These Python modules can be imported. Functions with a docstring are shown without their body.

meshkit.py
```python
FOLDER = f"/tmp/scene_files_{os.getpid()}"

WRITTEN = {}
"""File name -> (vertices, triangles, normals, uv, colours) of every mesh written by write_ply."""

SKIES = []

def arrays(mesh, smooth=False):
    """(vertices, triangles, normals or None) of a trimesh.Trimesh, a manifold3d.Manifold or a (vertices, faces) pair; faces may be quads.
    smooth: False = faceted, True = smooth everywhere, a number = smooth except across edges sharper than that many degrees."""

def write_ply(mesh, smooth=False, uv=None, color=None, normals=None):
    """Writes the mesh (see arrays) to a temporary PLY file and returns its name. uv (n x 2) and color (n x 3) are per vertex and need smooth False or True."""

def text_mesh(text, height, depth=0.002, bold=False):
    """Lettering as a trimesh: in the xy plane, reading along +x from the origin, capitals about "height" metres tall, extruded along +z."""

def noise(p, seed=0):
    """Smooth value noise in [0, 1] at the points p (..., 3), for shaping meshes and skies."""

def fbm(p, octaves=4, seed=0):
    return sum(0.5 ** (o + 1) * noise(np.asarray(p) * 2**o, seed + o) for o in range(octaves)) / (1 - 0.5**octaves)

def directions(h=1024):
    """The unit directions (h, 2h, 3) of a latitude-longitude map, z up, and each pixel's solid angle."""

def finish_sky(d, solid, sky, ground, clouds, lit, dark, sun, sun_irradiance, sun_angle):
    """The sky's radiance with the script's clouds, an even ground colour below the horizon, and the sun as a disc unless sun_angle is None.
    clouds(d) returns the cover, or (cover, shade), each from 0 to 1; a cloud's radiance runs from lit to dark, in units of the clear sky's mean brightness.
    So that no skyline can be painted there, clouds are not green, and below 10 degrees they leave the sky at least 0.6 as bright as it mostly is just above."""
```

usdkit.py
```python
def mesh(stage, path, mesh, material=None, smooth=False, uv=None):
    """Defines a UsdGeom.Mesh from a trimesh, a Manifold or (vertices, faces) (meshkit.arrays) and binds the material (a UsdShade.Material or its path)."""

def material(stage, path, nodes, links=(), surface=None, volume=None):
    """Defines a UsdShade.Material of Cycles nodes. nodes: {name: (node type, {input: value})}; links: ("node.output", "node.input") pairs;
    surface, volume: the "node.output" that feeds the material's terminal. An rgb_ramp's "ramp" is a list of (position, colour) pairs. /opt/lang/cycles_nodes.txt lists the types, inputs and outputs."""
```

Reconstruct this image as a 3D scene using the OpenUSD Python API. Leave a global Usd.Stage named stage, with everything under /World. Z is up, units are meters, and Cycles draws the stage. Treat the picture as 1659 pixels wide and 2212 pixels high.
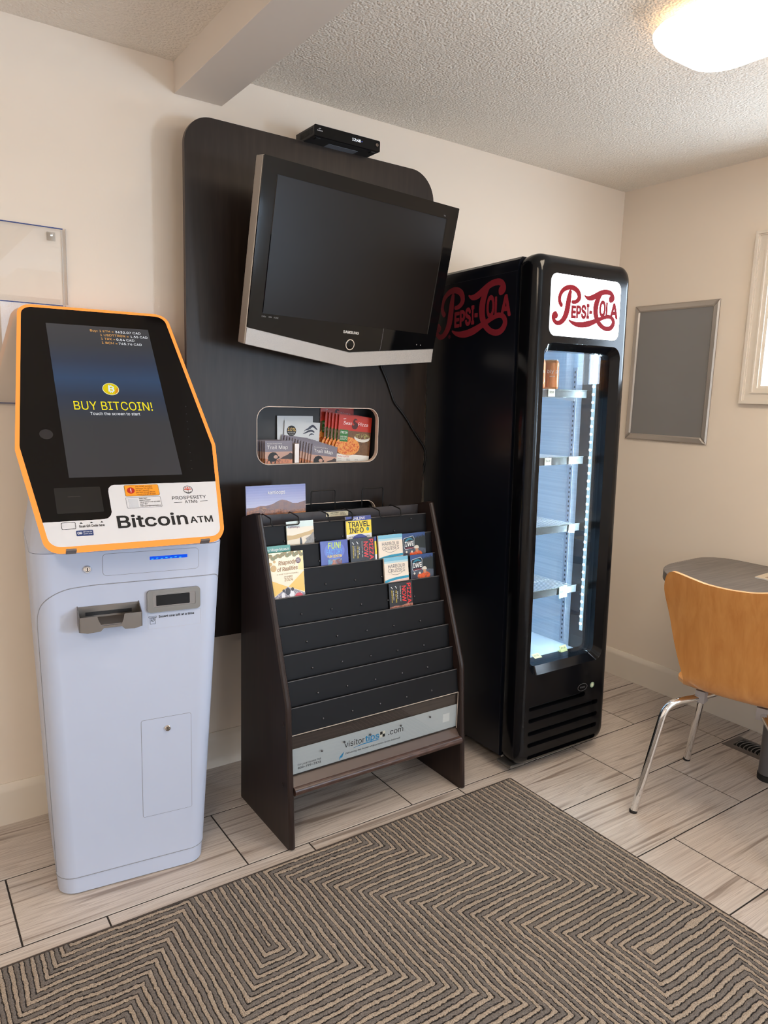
import math, random, re
import numpy as np, trimesh, manifold3d, usdkit, meshkit
from shapely import affinity
from shapely.geometry import Polygon, Point, LineString, box as sbox, MultiPoint
from shapely.ops import unary_union
from pxr import Usd, UsdGeom, UsdLux, UsdShade, Sdf, Gf, Vt

random.seed(7)
rng = np.random.default_rng(7)
stage = Usd.Stage.CreateInMemory()
UsdGeom.SetStageUpAxis(stage, 'Z')
UsdGeom.SetStageMetersPerUnit(stage, 1.0)
UsdGeom.Xform.Define(stage, '/World')
UsdGeom.Scope.Define(stage, '/World/Looks')

# ------------------------------------------------------------------ camera, light, exposure
EXPOSURE = 0.10
LAMP_STRENGTH = 17.0
FRONT_WINDOW = 3.0
SIDE_WINDOW = 6.0
FAR_WINDOW = 45.0
SKY = 0.95
CEIL_Z = 2.44

cam_pos = np.array([-3.10688, -2.46403, 1.40837])
yaw, pitch, roll, foc = 0.608284, -0.158089, 0.031458, 1568.415


def cam_axes(yaw, pitch, roll):
    cy, sy, cp, sp = math.cos(yaw), math.sin(yaw), math.cos(pitch), math.sin(pitch)
    fwd = np.array([sy * cp, cy * cp, sp]); right = np.array([cy, -sy, 0.]); up = np.cross(right, fwd)
    c, s = math.cos(roll), math.sin(roll)
    return c * right + s * up, -s * right + c * up, fwd


def gfm(M):
    return Gf.Matrix4d(*[float(x) for x in np.asarray(M).T.ravel()])


_r, _u, _f = cam_axes(yaw, pitch, roll)
M = np.eye(4); M[:3, 0], M[:3, 1], M[:3, 2], M[:3, 3] = _r, _u, -_f, cam_pos
cam = UsdGeom.Camera.Define(stage, '/World/camera')
cam.AddTransformOp().Set(gfm(M))
cam.CreateHorizontalApertureAttr(36.0)
cam.CreateVerticalApertureAttr(36.0 * 2212 / 1659)
cam.CreateFocalLengthAttr(36.0 * foc / 1659)
cam.CreateClippingRangeAttr(Gf.Vec2f(0.05, 1000))
cam.CreateExposureAttr(EXPOSURE)

dome = UsdLux.DomeLight.Define(stage, '/World/sky')
dome.CreateIntensityAttr(SKY)
dome.CreateColorAttr(Gf.Vec3f(0.80, 0.90, 1.0))


def area_light(name, loc, rx, ry, w, h, power, color):
    l = UsdLux.RectLight.Define(stage, '/World/' + name)
    l.AddTranslateOp().Set(Gf.Vec3d(*loc)); l.AddRotateXYZOp().Set(Gf.Vec3f(rx, ry, 0))
    l.CreateWidthAttr(w); l.CreateHeightAttr(h); l.CreateIntensityAttr(power); l.CreateColorAttr(Gf.Vec3f(*color))
    l.CreateNormalizeAttr(True)
    return l


# daylight of the glazed entrance behind the photographer, and of the window in the right wall
area_light('entrance_daylight', (-2.2, -5.14, 1.25), 90, 0, 0.95, 1.85, FRONT_WINDOW, (0.50, 0.72, 1.0))
area_light('window_daylight', (0.17, -1.20, 1.79), 0, 90, 0.55, 0.80, SIDE_WINDOW, (0.68, 0.83, 1.0))

area_light('far_window_daylight', (0.17, -4.47, 1.27), 0, 90, 0.60, 0.60, FAR_WINDOW, (0.56, 0.76, 1.0))

# ------------------------------------------------------------------ naming
_count = {}


def numbered(parent, name):
    k = (parent, name); n = _count.get(k, 0); _count[k] = n + 1
    return name if n == 0 else f'{name}_{n:03d}'


def setd(prim, **kw):
    for k, v in kw.items():
        if v: prim.SetCustomDataByKey(k, v)


def mat4(R=None, t=(0, 0, 0)):
    m = np.eye(4)
    if R is not None: m[:3, :3] = R
    m[:3, 3] = t
    return m


def Rypr(yaw=0, pitch=0, roll=0):
    cy, sy = math.cos(yaw), math.sin(yaw); Z = np.array([[cy, -sy, 0], [sy, cy, 0], [0, 0, 1]])
    cp, sp = math.cos(pitch), math.sin(pitch); X = np.array([[1, 0, 0], [0, cp, -sp], [0, sp, cp]])
    cr, sr = math.cos(roll), math.sin(roll); Y = np.array([[cr, 0, sr], [0, 1, 0], [-sr, 0, cr]])
    return Z @ X @ Y


def thing(name, label, cat, M=None, group=None, kind=None):
    x = UsdGeom.Xform.Define(stage, '/World/' + numbered('/World', name))
    x.AddTransformOp().Set(gfm(np.eye(4) if M is None else M))
    setd(x.GetPrim(), label=label, category=cat, group=group, kind=kind)
    return x.GetPrim()


def part(parent, name, mesh, m, smooth=30, label=None, kind=None):
    pp = str(parent.GetPath())
    g = usdkit.mesh(stage, pp + '/' + numbered(pp, name), mesh, m, smooth=smooth)
    setd(g.GetPrim(), label=label, kind=kind)
    return g.GetPrim()


def solo(name, mesh, m, label, cat, smooth=30, group=None, kind=None):
    g = usdkit.mesh(stage, '/World/' + numbered('/World', name), mesh, m, smooth=smooth)
    setd(g.GetPrim(), label=label, category=cat, group=group, kind=kind)
    return g.GetPrim()


def struct(name, mesh, m, smooth=30):
    g = usdkit.mesh(stage, '/World/' + name, mesh, m, smooth=smooth)
    setd(g.GetPrim(), kind='structure')
    return g.GetPrim()


def struct_group(name):
    x = UsdGeom.Xform.Define(stage, '/World/' + name); setd(x.GetPrim(), kind='structure'); return x.GetPrim()


def dup(root, M, label=None, group=None):
    was = root.GetCustomData()
    base = re.sub(r'_\d{3}$', '', root.GetName())
    r = thing(base, label or was['label'], was['category'], M, group or was.get('group'))
    r.GetReferences().AddInternalReference(root.GetPath()); r.SetInstanceable(True)
    return r


# ------------------------------------------------------------------ shapes
cat = trimesh.util.concatenate


def fix(m):
    """faces outward"""
    if m.volume < 0: m.invert()
    return m


def tri(man):
    me = man.to_mesh()
    return trimesh.Trimesh(np.array(me.vert_properties[:, :3]), np.array(me.tri_verts), process=False)


def man(tm):
    tm = tm.copy(); tm.merge_vertices()
    return manifold3d.Manifold(manifold3d.Mesh(np.asarray(tm.vertices, np.float32), np.asarray(tm.faces, np.uint32)))


def hull(pts):
    return tri(manifold3d.Manifold.hull_points(np.asarray(pts, float)))


def box(x0, x1, y0, y1, z0, z1, b=0.0):
    if b <= 0:
        m = trimesh.creation.box(extents=(x1 - x0, y1 - y0, z1 - z0)); m.apply_translation(((x0 + x1) / 2, (y0 + y1) / 2, (z0 + z1) / 2)); return m
    P = []
    for x, sx in ((x0, 1), (x1, -1)):
        for y, sy in ((y0, 1), (y1, -1)):
            for z, sz in ((z0, 1), (z1, -1)):
                P += [(x + sx * b, y + sy * b, z), (x + sx * b, y, z + sz * b), (x, y + sy * b, z + sz * b)]
    return hull(P)


def rrect(x0, x1, y0, y1, r, n=6):
    return sbox(x0 + r, y0 + r, x1 - r, y1 - r).buffer(r, quad_segs=n)


def rpoly(pts, r, n=6):
    return Polygon(pts).buffer(-r, join_style=2).buffer(r, quad_segs=n)


def extr(poly, h):
    polys = [g for g in getattr(poly, 'geoms', [poly]) if g.area > 1e-12]
    return cat([trimesh.creation.extrude_polygon(g, h, engine='earcut') for g in polys])


def face(poly, y, t=0.0004):
    """a 2-D shape (x right, y up) standing in the xz plane, its back at y and its front t nearer the viewer at -y"""
    m = extr(poly, t) if not isinstance(poly, trimesh.Trimesh) else poly.copy()
    v = m.vertices.copy(); m.vertices = np.stack([v[:, 0], y - v[:, 2], v[:, 1]], 1)
    return fix(m)


def top(poly, z, t):
    m = extr(poly, t); m.apply_translation((0, 0, z)); return m


def slab(poly, y0, y1, b=0.003):
    """convex outline in xz from y0 (front) to y1 with softened edges"""
    inner = poly.buffer(-b)
    P = []
    for g, ys in ((inner, (y0, y1)), (poly, (y0 + b, y1 - b))):
        c = np.array(g.exterior.coords)
        for y in ys: P.append(np.stack([c[:, 0], np.full(len(c), y), c[:, 1]], 1))
    return hull(np.vstack(P))


def tube(pts, r, sides=10, closed=False):
    p = np.asarray(pts, float); n = len(p)
    t = np.gradient(p, axis=0) if not closed else np.roll(p, -1, 0) - np.roll(p, 1, 0)
    t /= np.linalg.norm(t, axis=1, keepdims=True) + 1e-12
    a = np.zeros_like(p)
    ref = np.array([0, 0, 1.]) if abs(t[0, 2]) < 0.9 else np.array([1., 0, 0])
    a0 = np.cross(t[0], ref); a0 /= np.linalg.norm(a0)
    for i in range(n):
        a0 = a0 - t[i] * (a0 @ t[i]); a0 /= np.linalg.norm(a0); a[i] = a0
    b = np.cross(t, a); ang = np.arange(sides) * 2 * np.pi / sides
    rr = np.broadcast_to(r, (n,))[:, None, None]
    v = (p[:, None] + rr * (np.cos(ang)[None, :, None] * a[:, None] + np.sin(ang)[None, :, None] * b[:, None])).reshape(-1, 3)
    F = []
    for i in range(n if closed else n - 1):
        for j in range(sides):
            q = [i * sides + j, i * sides + (j + 1) % sides, ((i + 1) % n) * sides + (j + 1) % sides, ((i + 1) % n) * sides + j]
            F += [[q[0], q[1], q[2]], [q[0], q[2], q[3]]]
    V = list(v)
    if not closed:
        c0, c1 = len(V), len(V) + 1; V += [p[0], p[-1]]
        for j in range(sides):
            F.append([c0, (j + 1) % sides, j]); F.append([c1, (n - 1) * sides + j, (n - 1) * sides + (j + 1) % sides])
    return fix(trimesh.Trimesh(np.array(V), np.array(F), process=False))


def bend(pts, r, n=6):
    """polyline with rounded corners"""
    p = [np.asarray(q, float) for q in pts]; out = [p[0]]
    for a, b, c in zip(p, p[1:], p[2:]):
        u = (a - b); w = (c - b); lu, lw = np.linalg.norm(u), np.linalg.norm(w); k = min(r, lu * .49, lw * .49)
        s, e = b + u / lu * k, b + w / lw * k
        for i in range(n + 1):
            t = i / n; out.append((1 - t) ** 2 * s + 2 * t * (1 - t) * b + t * t * e)
    out.append(p[-1])
    return np.array(out)


def lathe(profile, sides=32):
    return fix(trimesh.creation.revolve(np.asarray(profile, float), sections=sides))


def move(m, t=(0, 0, 0), R=None):
    m = m.copy()
    if R is not None: m.vertices = m.vertices @ np.asarray(R).T
    m.vertices = m.vertices + np.asarray(t, float); return m


_tcache = {}


def text(s, x, y, h, w=None, align='l', bold=False, rot=0.0, t=0.0004, shear=0.0):
    """lettering in 2-D (mesh, extruded t): capitals h tall, squeezed to width w, at x, y (baseline)"""
    k = (s, bold)
    if k not in _tcache: _tcache[k] = meshkit.text_mesh(s, 1.0, 1.0, bold)
    m = _tcache[k].copy(); v = m.vertices.copy()
    v[:, 0] -= v[:, 0].min(); W = v[:, 0].max()
    sx = h if w is None else w / W
    v[:, 0] *= sx; v[:, 1] *= h; v[:, 2] *= t
    v[:, 0] += shear * v[:, 1]
    W *= sx
    v[:, 0] -= {'l': 0, 'c': W / 2, 'r': W}[align]
    if rot:
        c, q = math.cos(rot), math.sin(rot); v[:, :2] = v[:, :2] @ np.array([[c, q], [-q, c]])
    v[:, 0] += x; v[:, 1] += y
    m.vertices = v
    return m


def ftext(y, *items):
    """several text() meshes joined onto a face at y"""
    return face(cat(list(items)), y)


def stroke(pts, n=8):
    """(x, y, half width) points -> smooth brush stroke polygon"""
    P = np.array(pts, float)
    from scipy.interpolate import CubicSpline
    s = np.r_[0, np.cumsum(np.linalg.norm(np.diff(P[:, :2], axis=0), axis=1))]
    f = CubicSpline(s, P[:, :2]); u = np.linspace(0, s[-1], n * (len(P) - 1) + 1)
    q = f(u); w = np.interp(u, s, P[:, 2])
    return unary_union([MultiPoint([q[i], q[i + 1]]).convex_hull.buffer(0.0).union(unary_union([Point(q[i]).buffer(w[i], quad_segs=5), Point(q[i + 1]).buffer(w[i + 1], quad_segs=5)])).convex_hull for i in range(len(u) - 1)])


# ------------------------------------------------------------------ materials
def lin(r, g, b):
    c = np.array([r, g, b]) / 255.0
    return tuple(np.where(c <= 0.04045, c / 12.92, ((c + 0.055) / 1.055) ** 2.4))


_mats = {}


def mat(name, color, rough=0.5, metal=0.0, spec=0.5, bump=0.0, bscale=60.0, bdist=0.002, coat=0.0, emit=None, estr=0.0, detail=3.0):
    if name in _mats: return _mats[name]
    p = {'base_color': color, 'roughness': rough, 'metallic': metal, 'specular_ior_level': spec}
    if coat: p['coat_weight'] = coat; p['coat_roughness'] = 0.05
    if emit is not None: p['emission_color'] = emit; p['emission_strength'] = estr
    nodes, links = {'p': ('principled_bsdf', p)}, []
    if bump:
        nodes['g'] = ('geometry', {}); nodes['n'] = ('noise_texture', {'scale': bscale, 'detail': detail}); nodes['b'] = ('bump', {'strength': bump, 'distance': bdist})
        links += [('g.position', 'n.vector'), ('n.fac', 'b.height'), ('b.normal', 'p.normal')]
    _mats[name] = usdkit.material(stage, '/World/Looks/' + name, nodes, links, surface='p.BSDF')
    return _mats[name]


def mat_noise(name, stops, scale=(1, 1, 1), nscale=5.0, detail=4.0, rough=0.5, spec=0.5, distortion=0.0, loc=(0, 0, 0), rot=(0, 0, 0), bump=0.0, bdist=0.001, coord='pos', rough2=0.6, coat=0.0):
    """colour ramp over stretched noise: wood, stone, printed pictures"""
    if name in _mats: return _mats[name]
    src = ('g.position' if coord == 'pos' else 'g.object')
    nodes = {'g': ('geometry', {}) if coord == 'pos' else ('texture_coordinate', {}),
             'm': ('mapping', {'scale': scale, 'location': loc, 'rotation': rot}),
             'n': ('noise_texture', {'scale': nscale, 'detail': detail, 'roughness': rough2, 'distortion': distortion}),
             'r': ('rgb_ramp', {'ramp': stops}), 'p': ('principled_bsdf', {'roughness': rough, 'specular_ior_level': spec, 'coat_weight': coat})}
    links = [(src, 'm.vector'), ('m.vector', 'n.vector'), ('n.fac', 'r.fac'), ('r.color', 'p.base_color')]
    if bump:
        nodes['b'] = ('bump', {'strength': bump, 'distance': bdist}); links += [('n.fac', 'b.height'), ('b.normal', 'p.normal')]
    _mats[name] = usdkit.material(stage, '/World/Looks/' + name, nodes, links, surface='p.BSDF')
    return _mats[name]


def emis(name, color, strength):
    if name in _mats: return _mats[name]
    _mats[name] = usdkit.material(stage, '/World/Looks/' + name, {'e': ('emission', {'color': color, 'strength': strength})}, [], surface='e.emission')
    return _mats[name]


def pane_mat(name, tint=(1, 1, 1), refl=1.0, rough=0.0):
    if name in _mats: return _mats[name]
    _mats[name] = usdkit.material(stage, '/World/Looks/' + name, {
        't': ('transparent_bsdf', {'color': tint}), 'g': ('glossy_bsdf', {'color': (refl, refl, refl), 'roughness': rough}), 'f': ('layer_weight', {'blend': 0.5}),
        'w': ('math', {'math_type': 'power', 'value2': 5.0}), 'a': ('math', {'math_type': 'multiply_add', 'value2': 0.96, 'value3': 0.04}), 'm': ('mix_closure', {})},
        [('f.facing', 'w.value1'), ('w.value', 'a.value1'), ('a.value', 'm.fac'), ('t.BSDF', 'm.closure1'), ('g.BSDF', 'm.closure2')], surface='m.closure')
    return _mats[name]


WALL = mat('wall_paint', lin(234, 221, 206), 0.62, spec=0.3, bump=0.12, bscale=180, bdist=0.001)
TRIM = mat('trim_paint', lin(226, 216, 203), 0.4, spec=0.4)
WHITE_P = mat('white_paint', lin(225, 222, 218), 0.45)
# popcorn ceiling
CEIL = usdkit.material(stage, '/World/Looks/popcorn_ceiling', {
    'g': ('geometry', {}), 'v': ('voronoi_texture', {'scale': 120.0, 'feature': 'smooth_f1', 'smoothness': 0.6, 'randomness': 1.0}),
    'n': ('noise_texture', {'scale': 150.0, 'detail': 3.0}), 'w': ('noise_texture', {'scale': 30.0, 'detail': 2.0}),
    'a': ('math', {'math_type': 'multiply_add', 'value2': -0.9, 'value3': 0.6}), 'a2': ('math', {'math_type': 'add'}), 'b': ('bump', {'strength': 0.75, 'distance': 0.0045}),
    'p': ('principled_bsdf', {'base_color': lin(240, 231, 219), 'roughness': 0.85, 'specular_ior_level': 0.2})},
    [('g.position', 'v.vector'), ('g.position', 'n.vector'), ('v.distance', 'a.value1'), ('a.value', 'a2.value1'), ('n.fac', 'a2.value2'), ('a2.value', 'b.height'), ('b.normal', 'p.normal')], surface='p.BSDF')

BLACK = mat('black_plastic', lin(22, 22, 24), 0.45)
BLACK_GLOSS = mat('black_gloss', lin(9, 9, 11), 0.06, spec=0.3)
CHROME = mat('chrome', (0.82, 0.82, 0.82), 0.08, metal=1.0)
STEEL = mat('brushed_steel', (0.50, 0.47, 0.44), 0.32, metal=1.0)
SILVER = mat('silver_plastic', lin(176, 168, 160), 0.38, metal=0.55)
SCREW = mat('dark_screw', (0.10, 0.10, 0.11), 0.25, metal=0.8)
INK_BLACK = mat('ink_black', lin(22, 22, 24), 0.5)
INK_WHITE = mat('ink_white', lin(240, 240, 240), 0.5)
PAPER = mat('paper_white', lin(232, 230, 226), 0.55)

# ------------------------------------------------------------------ the room
XL, YF = -5.2, -5.0
SEEN = 0.0
# floor tiles: rows of 12 x 24 inch porcelain planks in a third-offset bond
G = lin(44, 37, 33)
tile_mats = []
for k in range(7):
    tile_mats.append(mat_noise(f'floor_tile_{k}', [(0.0, lin(118, 103, 94)), (0.34, lin(144, 129, 119)), (0.42, lin(184, 171, 161)), (0.50, lin(203, 191, 181)), (0.535, lin(172, 158, 148)), (0.57, lin(200, 188, 178)), (0.66, lin(180, 167, 157)), (0.72, lin(204, 193, 184)), (1.0, lin(190, 177, 168))],
                              scale=(0.45, 13.5, 1.0), nscale=3.0, detail=4.0, rough=0.34, spec=0.5, distortion=0.8, rough2=0.5, loc=(3.1 * k, 7.7 * k, 1.3 * k), rot=(0, 0, 0.02 * (k - 3)), bump=0.05, bdist=0.0006))
GROUT = mat('grout', G, 0.9)
fl = struct_group('floor')
part(fl, 'grout_bed', box(XL, 0, YF, 0, -0.12, -0.0016), GROUT)
PX, PY = 0.618, 0.3056
for row in range(17):
    y1, y0 = -row * PY, -(row + 1) * PY
    j0 = -0.42 + 0.206 * (row - 1)
    j0 -= math.ceil(j0 / PX) * PX - PX if j0 > 0 else 0
    xs = [j0 + PX * k for k in range(-10, 6)]
    for a in xs:
        b = a + PX
        a2, b2 = max(a, XL + .002), min(b, -0.001)
        if b2 - a2 < 0.02: continue
        g = 0.0024
        part(fl, 'tile', box(a2 + g, b2 - g, max(y0, YF) + g, y1 - g, -0.010, 0.0, 0.0008), tile_mats[int(rng.integers(7))], smooth=False)

struct('ceiling', box(XL, 0.15, YF, 0.15, CEIL_Z, CEIL_Z + 0.12), CEIL)
struct('wall_back', box(XL - .15, 0.15, 0, 0.15, -0.12, CEIL_Z), WALL)
struct('wall_left', box(XL - .15, XL, YF, 0, -0.12, CEIL_Z), WALL)
# right wall with its window opening
WY0, WY1, WZ0, WZ1 = -1.625, -0.773, 1.49, 2.076
yz = sbox(YF - .15, -0.12, 0.0, CEIL_Z).difference(sbox(WY0, WZ0, WY1, WZ1)).difference(sbox(-4.85, .92, -4.02, 1.62))


def wall_yz(poly, x0, x1):
    m = extr(poly, x1 - x0); v = m.vertices.copy(); m.vertices = np.stack([x0 + v[:, 2], v[:, 0], v[:, 1]], 1); return fix(m)


struct('wall_right', wall_yz(yz, 0, 0.15), WALL)
# front wall (behind the photographer) with the glazed entrance
xz = sbox(XL - .15, -0.12, 0.15, CEIL_Z).difference(sbox(-2.75, 0.3, -1.65, 2.2))
m_ = face(xz, YF, 0.15); struct('wall_front', m_, WALL)
struct('trim_1', box(-2.262, -2.100, YF, 0, 2.344, CEIL_Z + 0.01, 0.001), mat('beam_paint', lin(228, 218, 208), 0.5))


def baseboard(name, pts):
    prof = [(0.0, -0.002), (0.014, -0.002), (0.014, 0.112), (0.012, 0.118), (0.011, 0.124), (0.005, 0.135), (0.0, 0.136)]
    return prof


BB = [(0.0, -0.002), (0.014, -0.002), (0.014, 0.110), (0.0125, 0.116), (0.011, 0.122), (0.006, 0.133), (0.004, 0.137), (0.0, 0.137)]
# back: extrude along x
m_ = extr(Polygon(BB), -XL); v = m_.vertices.copy(); m_.vertices = np.stack([XL + v[:, 2], -v[:, 0], v[:, 1]], 1); struct('baseboard_back', fix(m_), TRIM)
m_ = extr(Polygon(BB), -YF); v = m_.vertices.copy(); m_.vertices = np.stack([-v[:, 0], YF + v[:, 2], v[:, 1]], 1); struct('baseboard_right', fix(m_), TRIM)

# window in the right wall: stepped casing, sash, mullion, pane
w1 = struct_group('window_1')
PANE = pane_mat('window_glass')


def ring_yz(y0, y1, z0, z1, wd, x0, x1):
    return wall_yz(sbox(y0, z0, y1, z1).difference(sbox(y0 + wd, z0 + wd, y1 - wd, z1 - wd)), x0, x1)


cas = [ring_yz(WY0 - .067, WY1 + .067, WZ0 - .065, WZ1 + .065, 0.012, -0.022, 0.001), ring_yz(WY0 - .055, WY1 + .055, WZ0 - .053, WZ1 + .053, 0.006, -0.017, 0.001),
       ring_yz(WY0 - .049, WY1 + .049, WZ0 - .047, WZ1 + .047, 0.026, -0.012, 0.001), ring_yz(WY0 - .023, WY1 + .023, WZ0 - .021, WZ1 + .021, 0.007, -0.016, 0.001), ring_yz(WY0 - .016, WY1 + .016, WZ0 - .014, WZ1 + .014, 0.016, -0.009, 0.02)]
part(w1, 'casing', cat(cas), TRIM)
part(w1, 'jamb', ring_yz(WY0 - .001, WY1 + .001, WZ0 - .001, WZ1 + .001, 0.012, 0.0, 0.12), TRIM)
VIN = mat('white_vinyl', lin(232, 234, 236), 0.35)
for a, b in ((WY0 + .01, (WY0 + WY1) / 2), ((WY0 + WY1) / 2, WY1 - .028)):
    s_ = part(w1, 'sash', ring_yz(a, b, WZ0 + .016, WZ1 - .016, 0.03, 0.06, 0.10), VIN)
    part(s_, 'pane', box(0.078, 0.082, a + .028, b - .028, WZ0 + .044, WZ1 - .044), PANE)

w3 = struct_group('window_3')
part(w3, 'casing', ring_yz(-4.92, -3.95, .85, 1.69, .07, -.016, .001), TRIM)
s_ = part(w3, 'sash', ring_yz(-4.85, -4.02, .92, 1.62, 0.04, 0.06, 0.10), VIN)
part(s_, 'pane', box(0.078, 0.082, -4.812, -4.058, .958, 1.582), PANE)
# glazed entrance: fixed light and door leaf
w2 = struct_group('window_2')
for a, b in ((-2.75, -2.2), (-2.2, -1.65)):
    f_ = part(w2, 'frame', face(sbox(a, 0.3, b, 2.2).difference(sbox(a + .05, 0.35, b - .05, 2.15)), YF - .03, 0.06), mat('bronze_frame', lin(70, 66, 62), 0.4, metal=0.6))
    part(f_, 'pane', face(sbox(a + .045, .345, b - .045, 2.155), YF - .058, 0.004), PANE)

# ------------------------------------------------------------------ ceiling lamps
LENS = emis('lamp_lens', (1.0, 0.84, 0.65), LAMP_STRENGTH)


RIM = emis('lamp_rim', (1.0, 0.50, 0.16), 13.0)
SIDE_ = emis('lamp_side', (1.0, 0.92, 0.80), 1.35)


def ceiling_lamp(x, y, L, label, LENS=LENS):
    t = thing('ceiling_lamp', label, 'ceiling light', mat4(None, (x, y, CEIL_Z)))
    part(t, 'mounting_plate', top(rrect(-.12, .12, -L / 2 + .05, L / 2 - .05, .03), -.018, .018), WHITE_P)
    P = []
    def ring_(z, g): c = np.array(rrect(-.165 + g, .165 - g, -L / 2 + g, L / 2 - g, .085).exterior.coords); return np.c_[c, np.full(len(c), z)]
    part(t, 'diffuser', hull(np.vstack([ring_(-.062, .010), ring_(-.070, .018), ring_(-.079, .036), ring_(-.084, .06)])), LENS, smooth=50)
    part(t, 'diffuser_side', hull(np.vstack([ring_(-.022, .008), ring_(-.036, 0.0), ring_(-.052, .003), ring_(-.0618, .0095)])), SIDE_, smooth=50)
    part(t, 'diffuser_rim', hull(np.vstack([ring_(-.006, .030), ring_(-.0215, .030)])), RIM, smooth=50)
    return t


ceiling_lamp(-1.165, -1.68, 1.24, 'glowing puffy rectangular ceiling light at the upper right')
ceiling_lamp(-3.75, -2.75, 1.24, 'glowing rectangular ceiling light on the far side of the beam, behind the camera', emis('lamp_lens_2', (1.0, 0.84, 0.65), LAMP_STRENGTH * 1.7))

# ------------------------------------------------------------------ carpet
RP = (0.0235, 0.0272)


def rug_phi(x, y):
    X, Y = x / RP[0], -y / RP[1]
    pt = lambda x, y: (x / RP[0], -y / RP[1])
    a = [pt(*q) for q in ((-1.844, -.809), (-1.563, -1.133))]; kA = np.mean([q[0] - q[1] for q in a])
    b = [pt(*q) for q in ((-2.110, -.846), (-1.857, -1.137))]; kB = np.mean([q[0] - q[1] for q in b])
    Xt, Yt = pt(-2.369, -.948)
    kD, kF = Xt - Yt, Xt + Yt
    gq = [pt(*q) for q in ((-2.536, -.739), (-2.670, -.893))]; kG = np.mean([q[0] + q[1] for q in gq])
    hq = [pt(*q) for q in ((-2.829, -.725), (-2.919, -.831))]; kH = np.mean([q[0] + q[1] for q in hq])
    Yh = 1.492 / RP[1]; vv = Yh + kA - (kA - kB) - Xt + .28; Yh += round(vv - .25) + .25 - vv; kE = 2 * Yh + kA
    kC = (Yh + kB) + Yh
    c = kA - kB
    S, D = X + Y, X - Y
    right = (D > kA) & (Y < Yh) | (S > kE) & (Y >= Yh)
    midband = ~right & ((D > kB) & (Y < Yh))
    midlow = ~right & ((S > kC) & (Y >= Yh))
    rest = ~(right | midband | midlow)
    vr = rest & (X >= Xt) & (D > kD) | rest & (X >= Xt) & (Y < Yt)
    low = rest & ~vr & (S > kF)
    vl = rest & ~vr & ~low & (S > kG)
    hh = rest & ~vr & ~low & ~vl & (S > kH)
    far = rest & ~vr & ~low & ~vl & ~hh
    phi = np.zeros_like(X)
    phi[right] = X[right]; phi[midband] = Y[midband] + kA; phi[midlow] = 2 * Yh - Y[midlow] + kA
    phi[vr] = X[vr] + c; phi[low] = Y[low] + kD + c
    phi[vl] = 2 * Xt - X[vl] + c; phi[hh] = 2 * Xt - kG + Y[hh] + c; phi[far] = 2 * Xt - kG + kH - X[far] + c
    return phi - c - Xt + 0.28


def profile(ph):
    """pile height over one stripe period: beige line, groove, grey line, groove"""
    t = np.mod(ph, 1.0)
    d = np.minimum(np.abs(t - 0.487), np.minimum(np.abs(t - 0.0), np.abs(t - 1.0)))
    return np.clip(d / 0.10, 0, 1)


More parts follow.
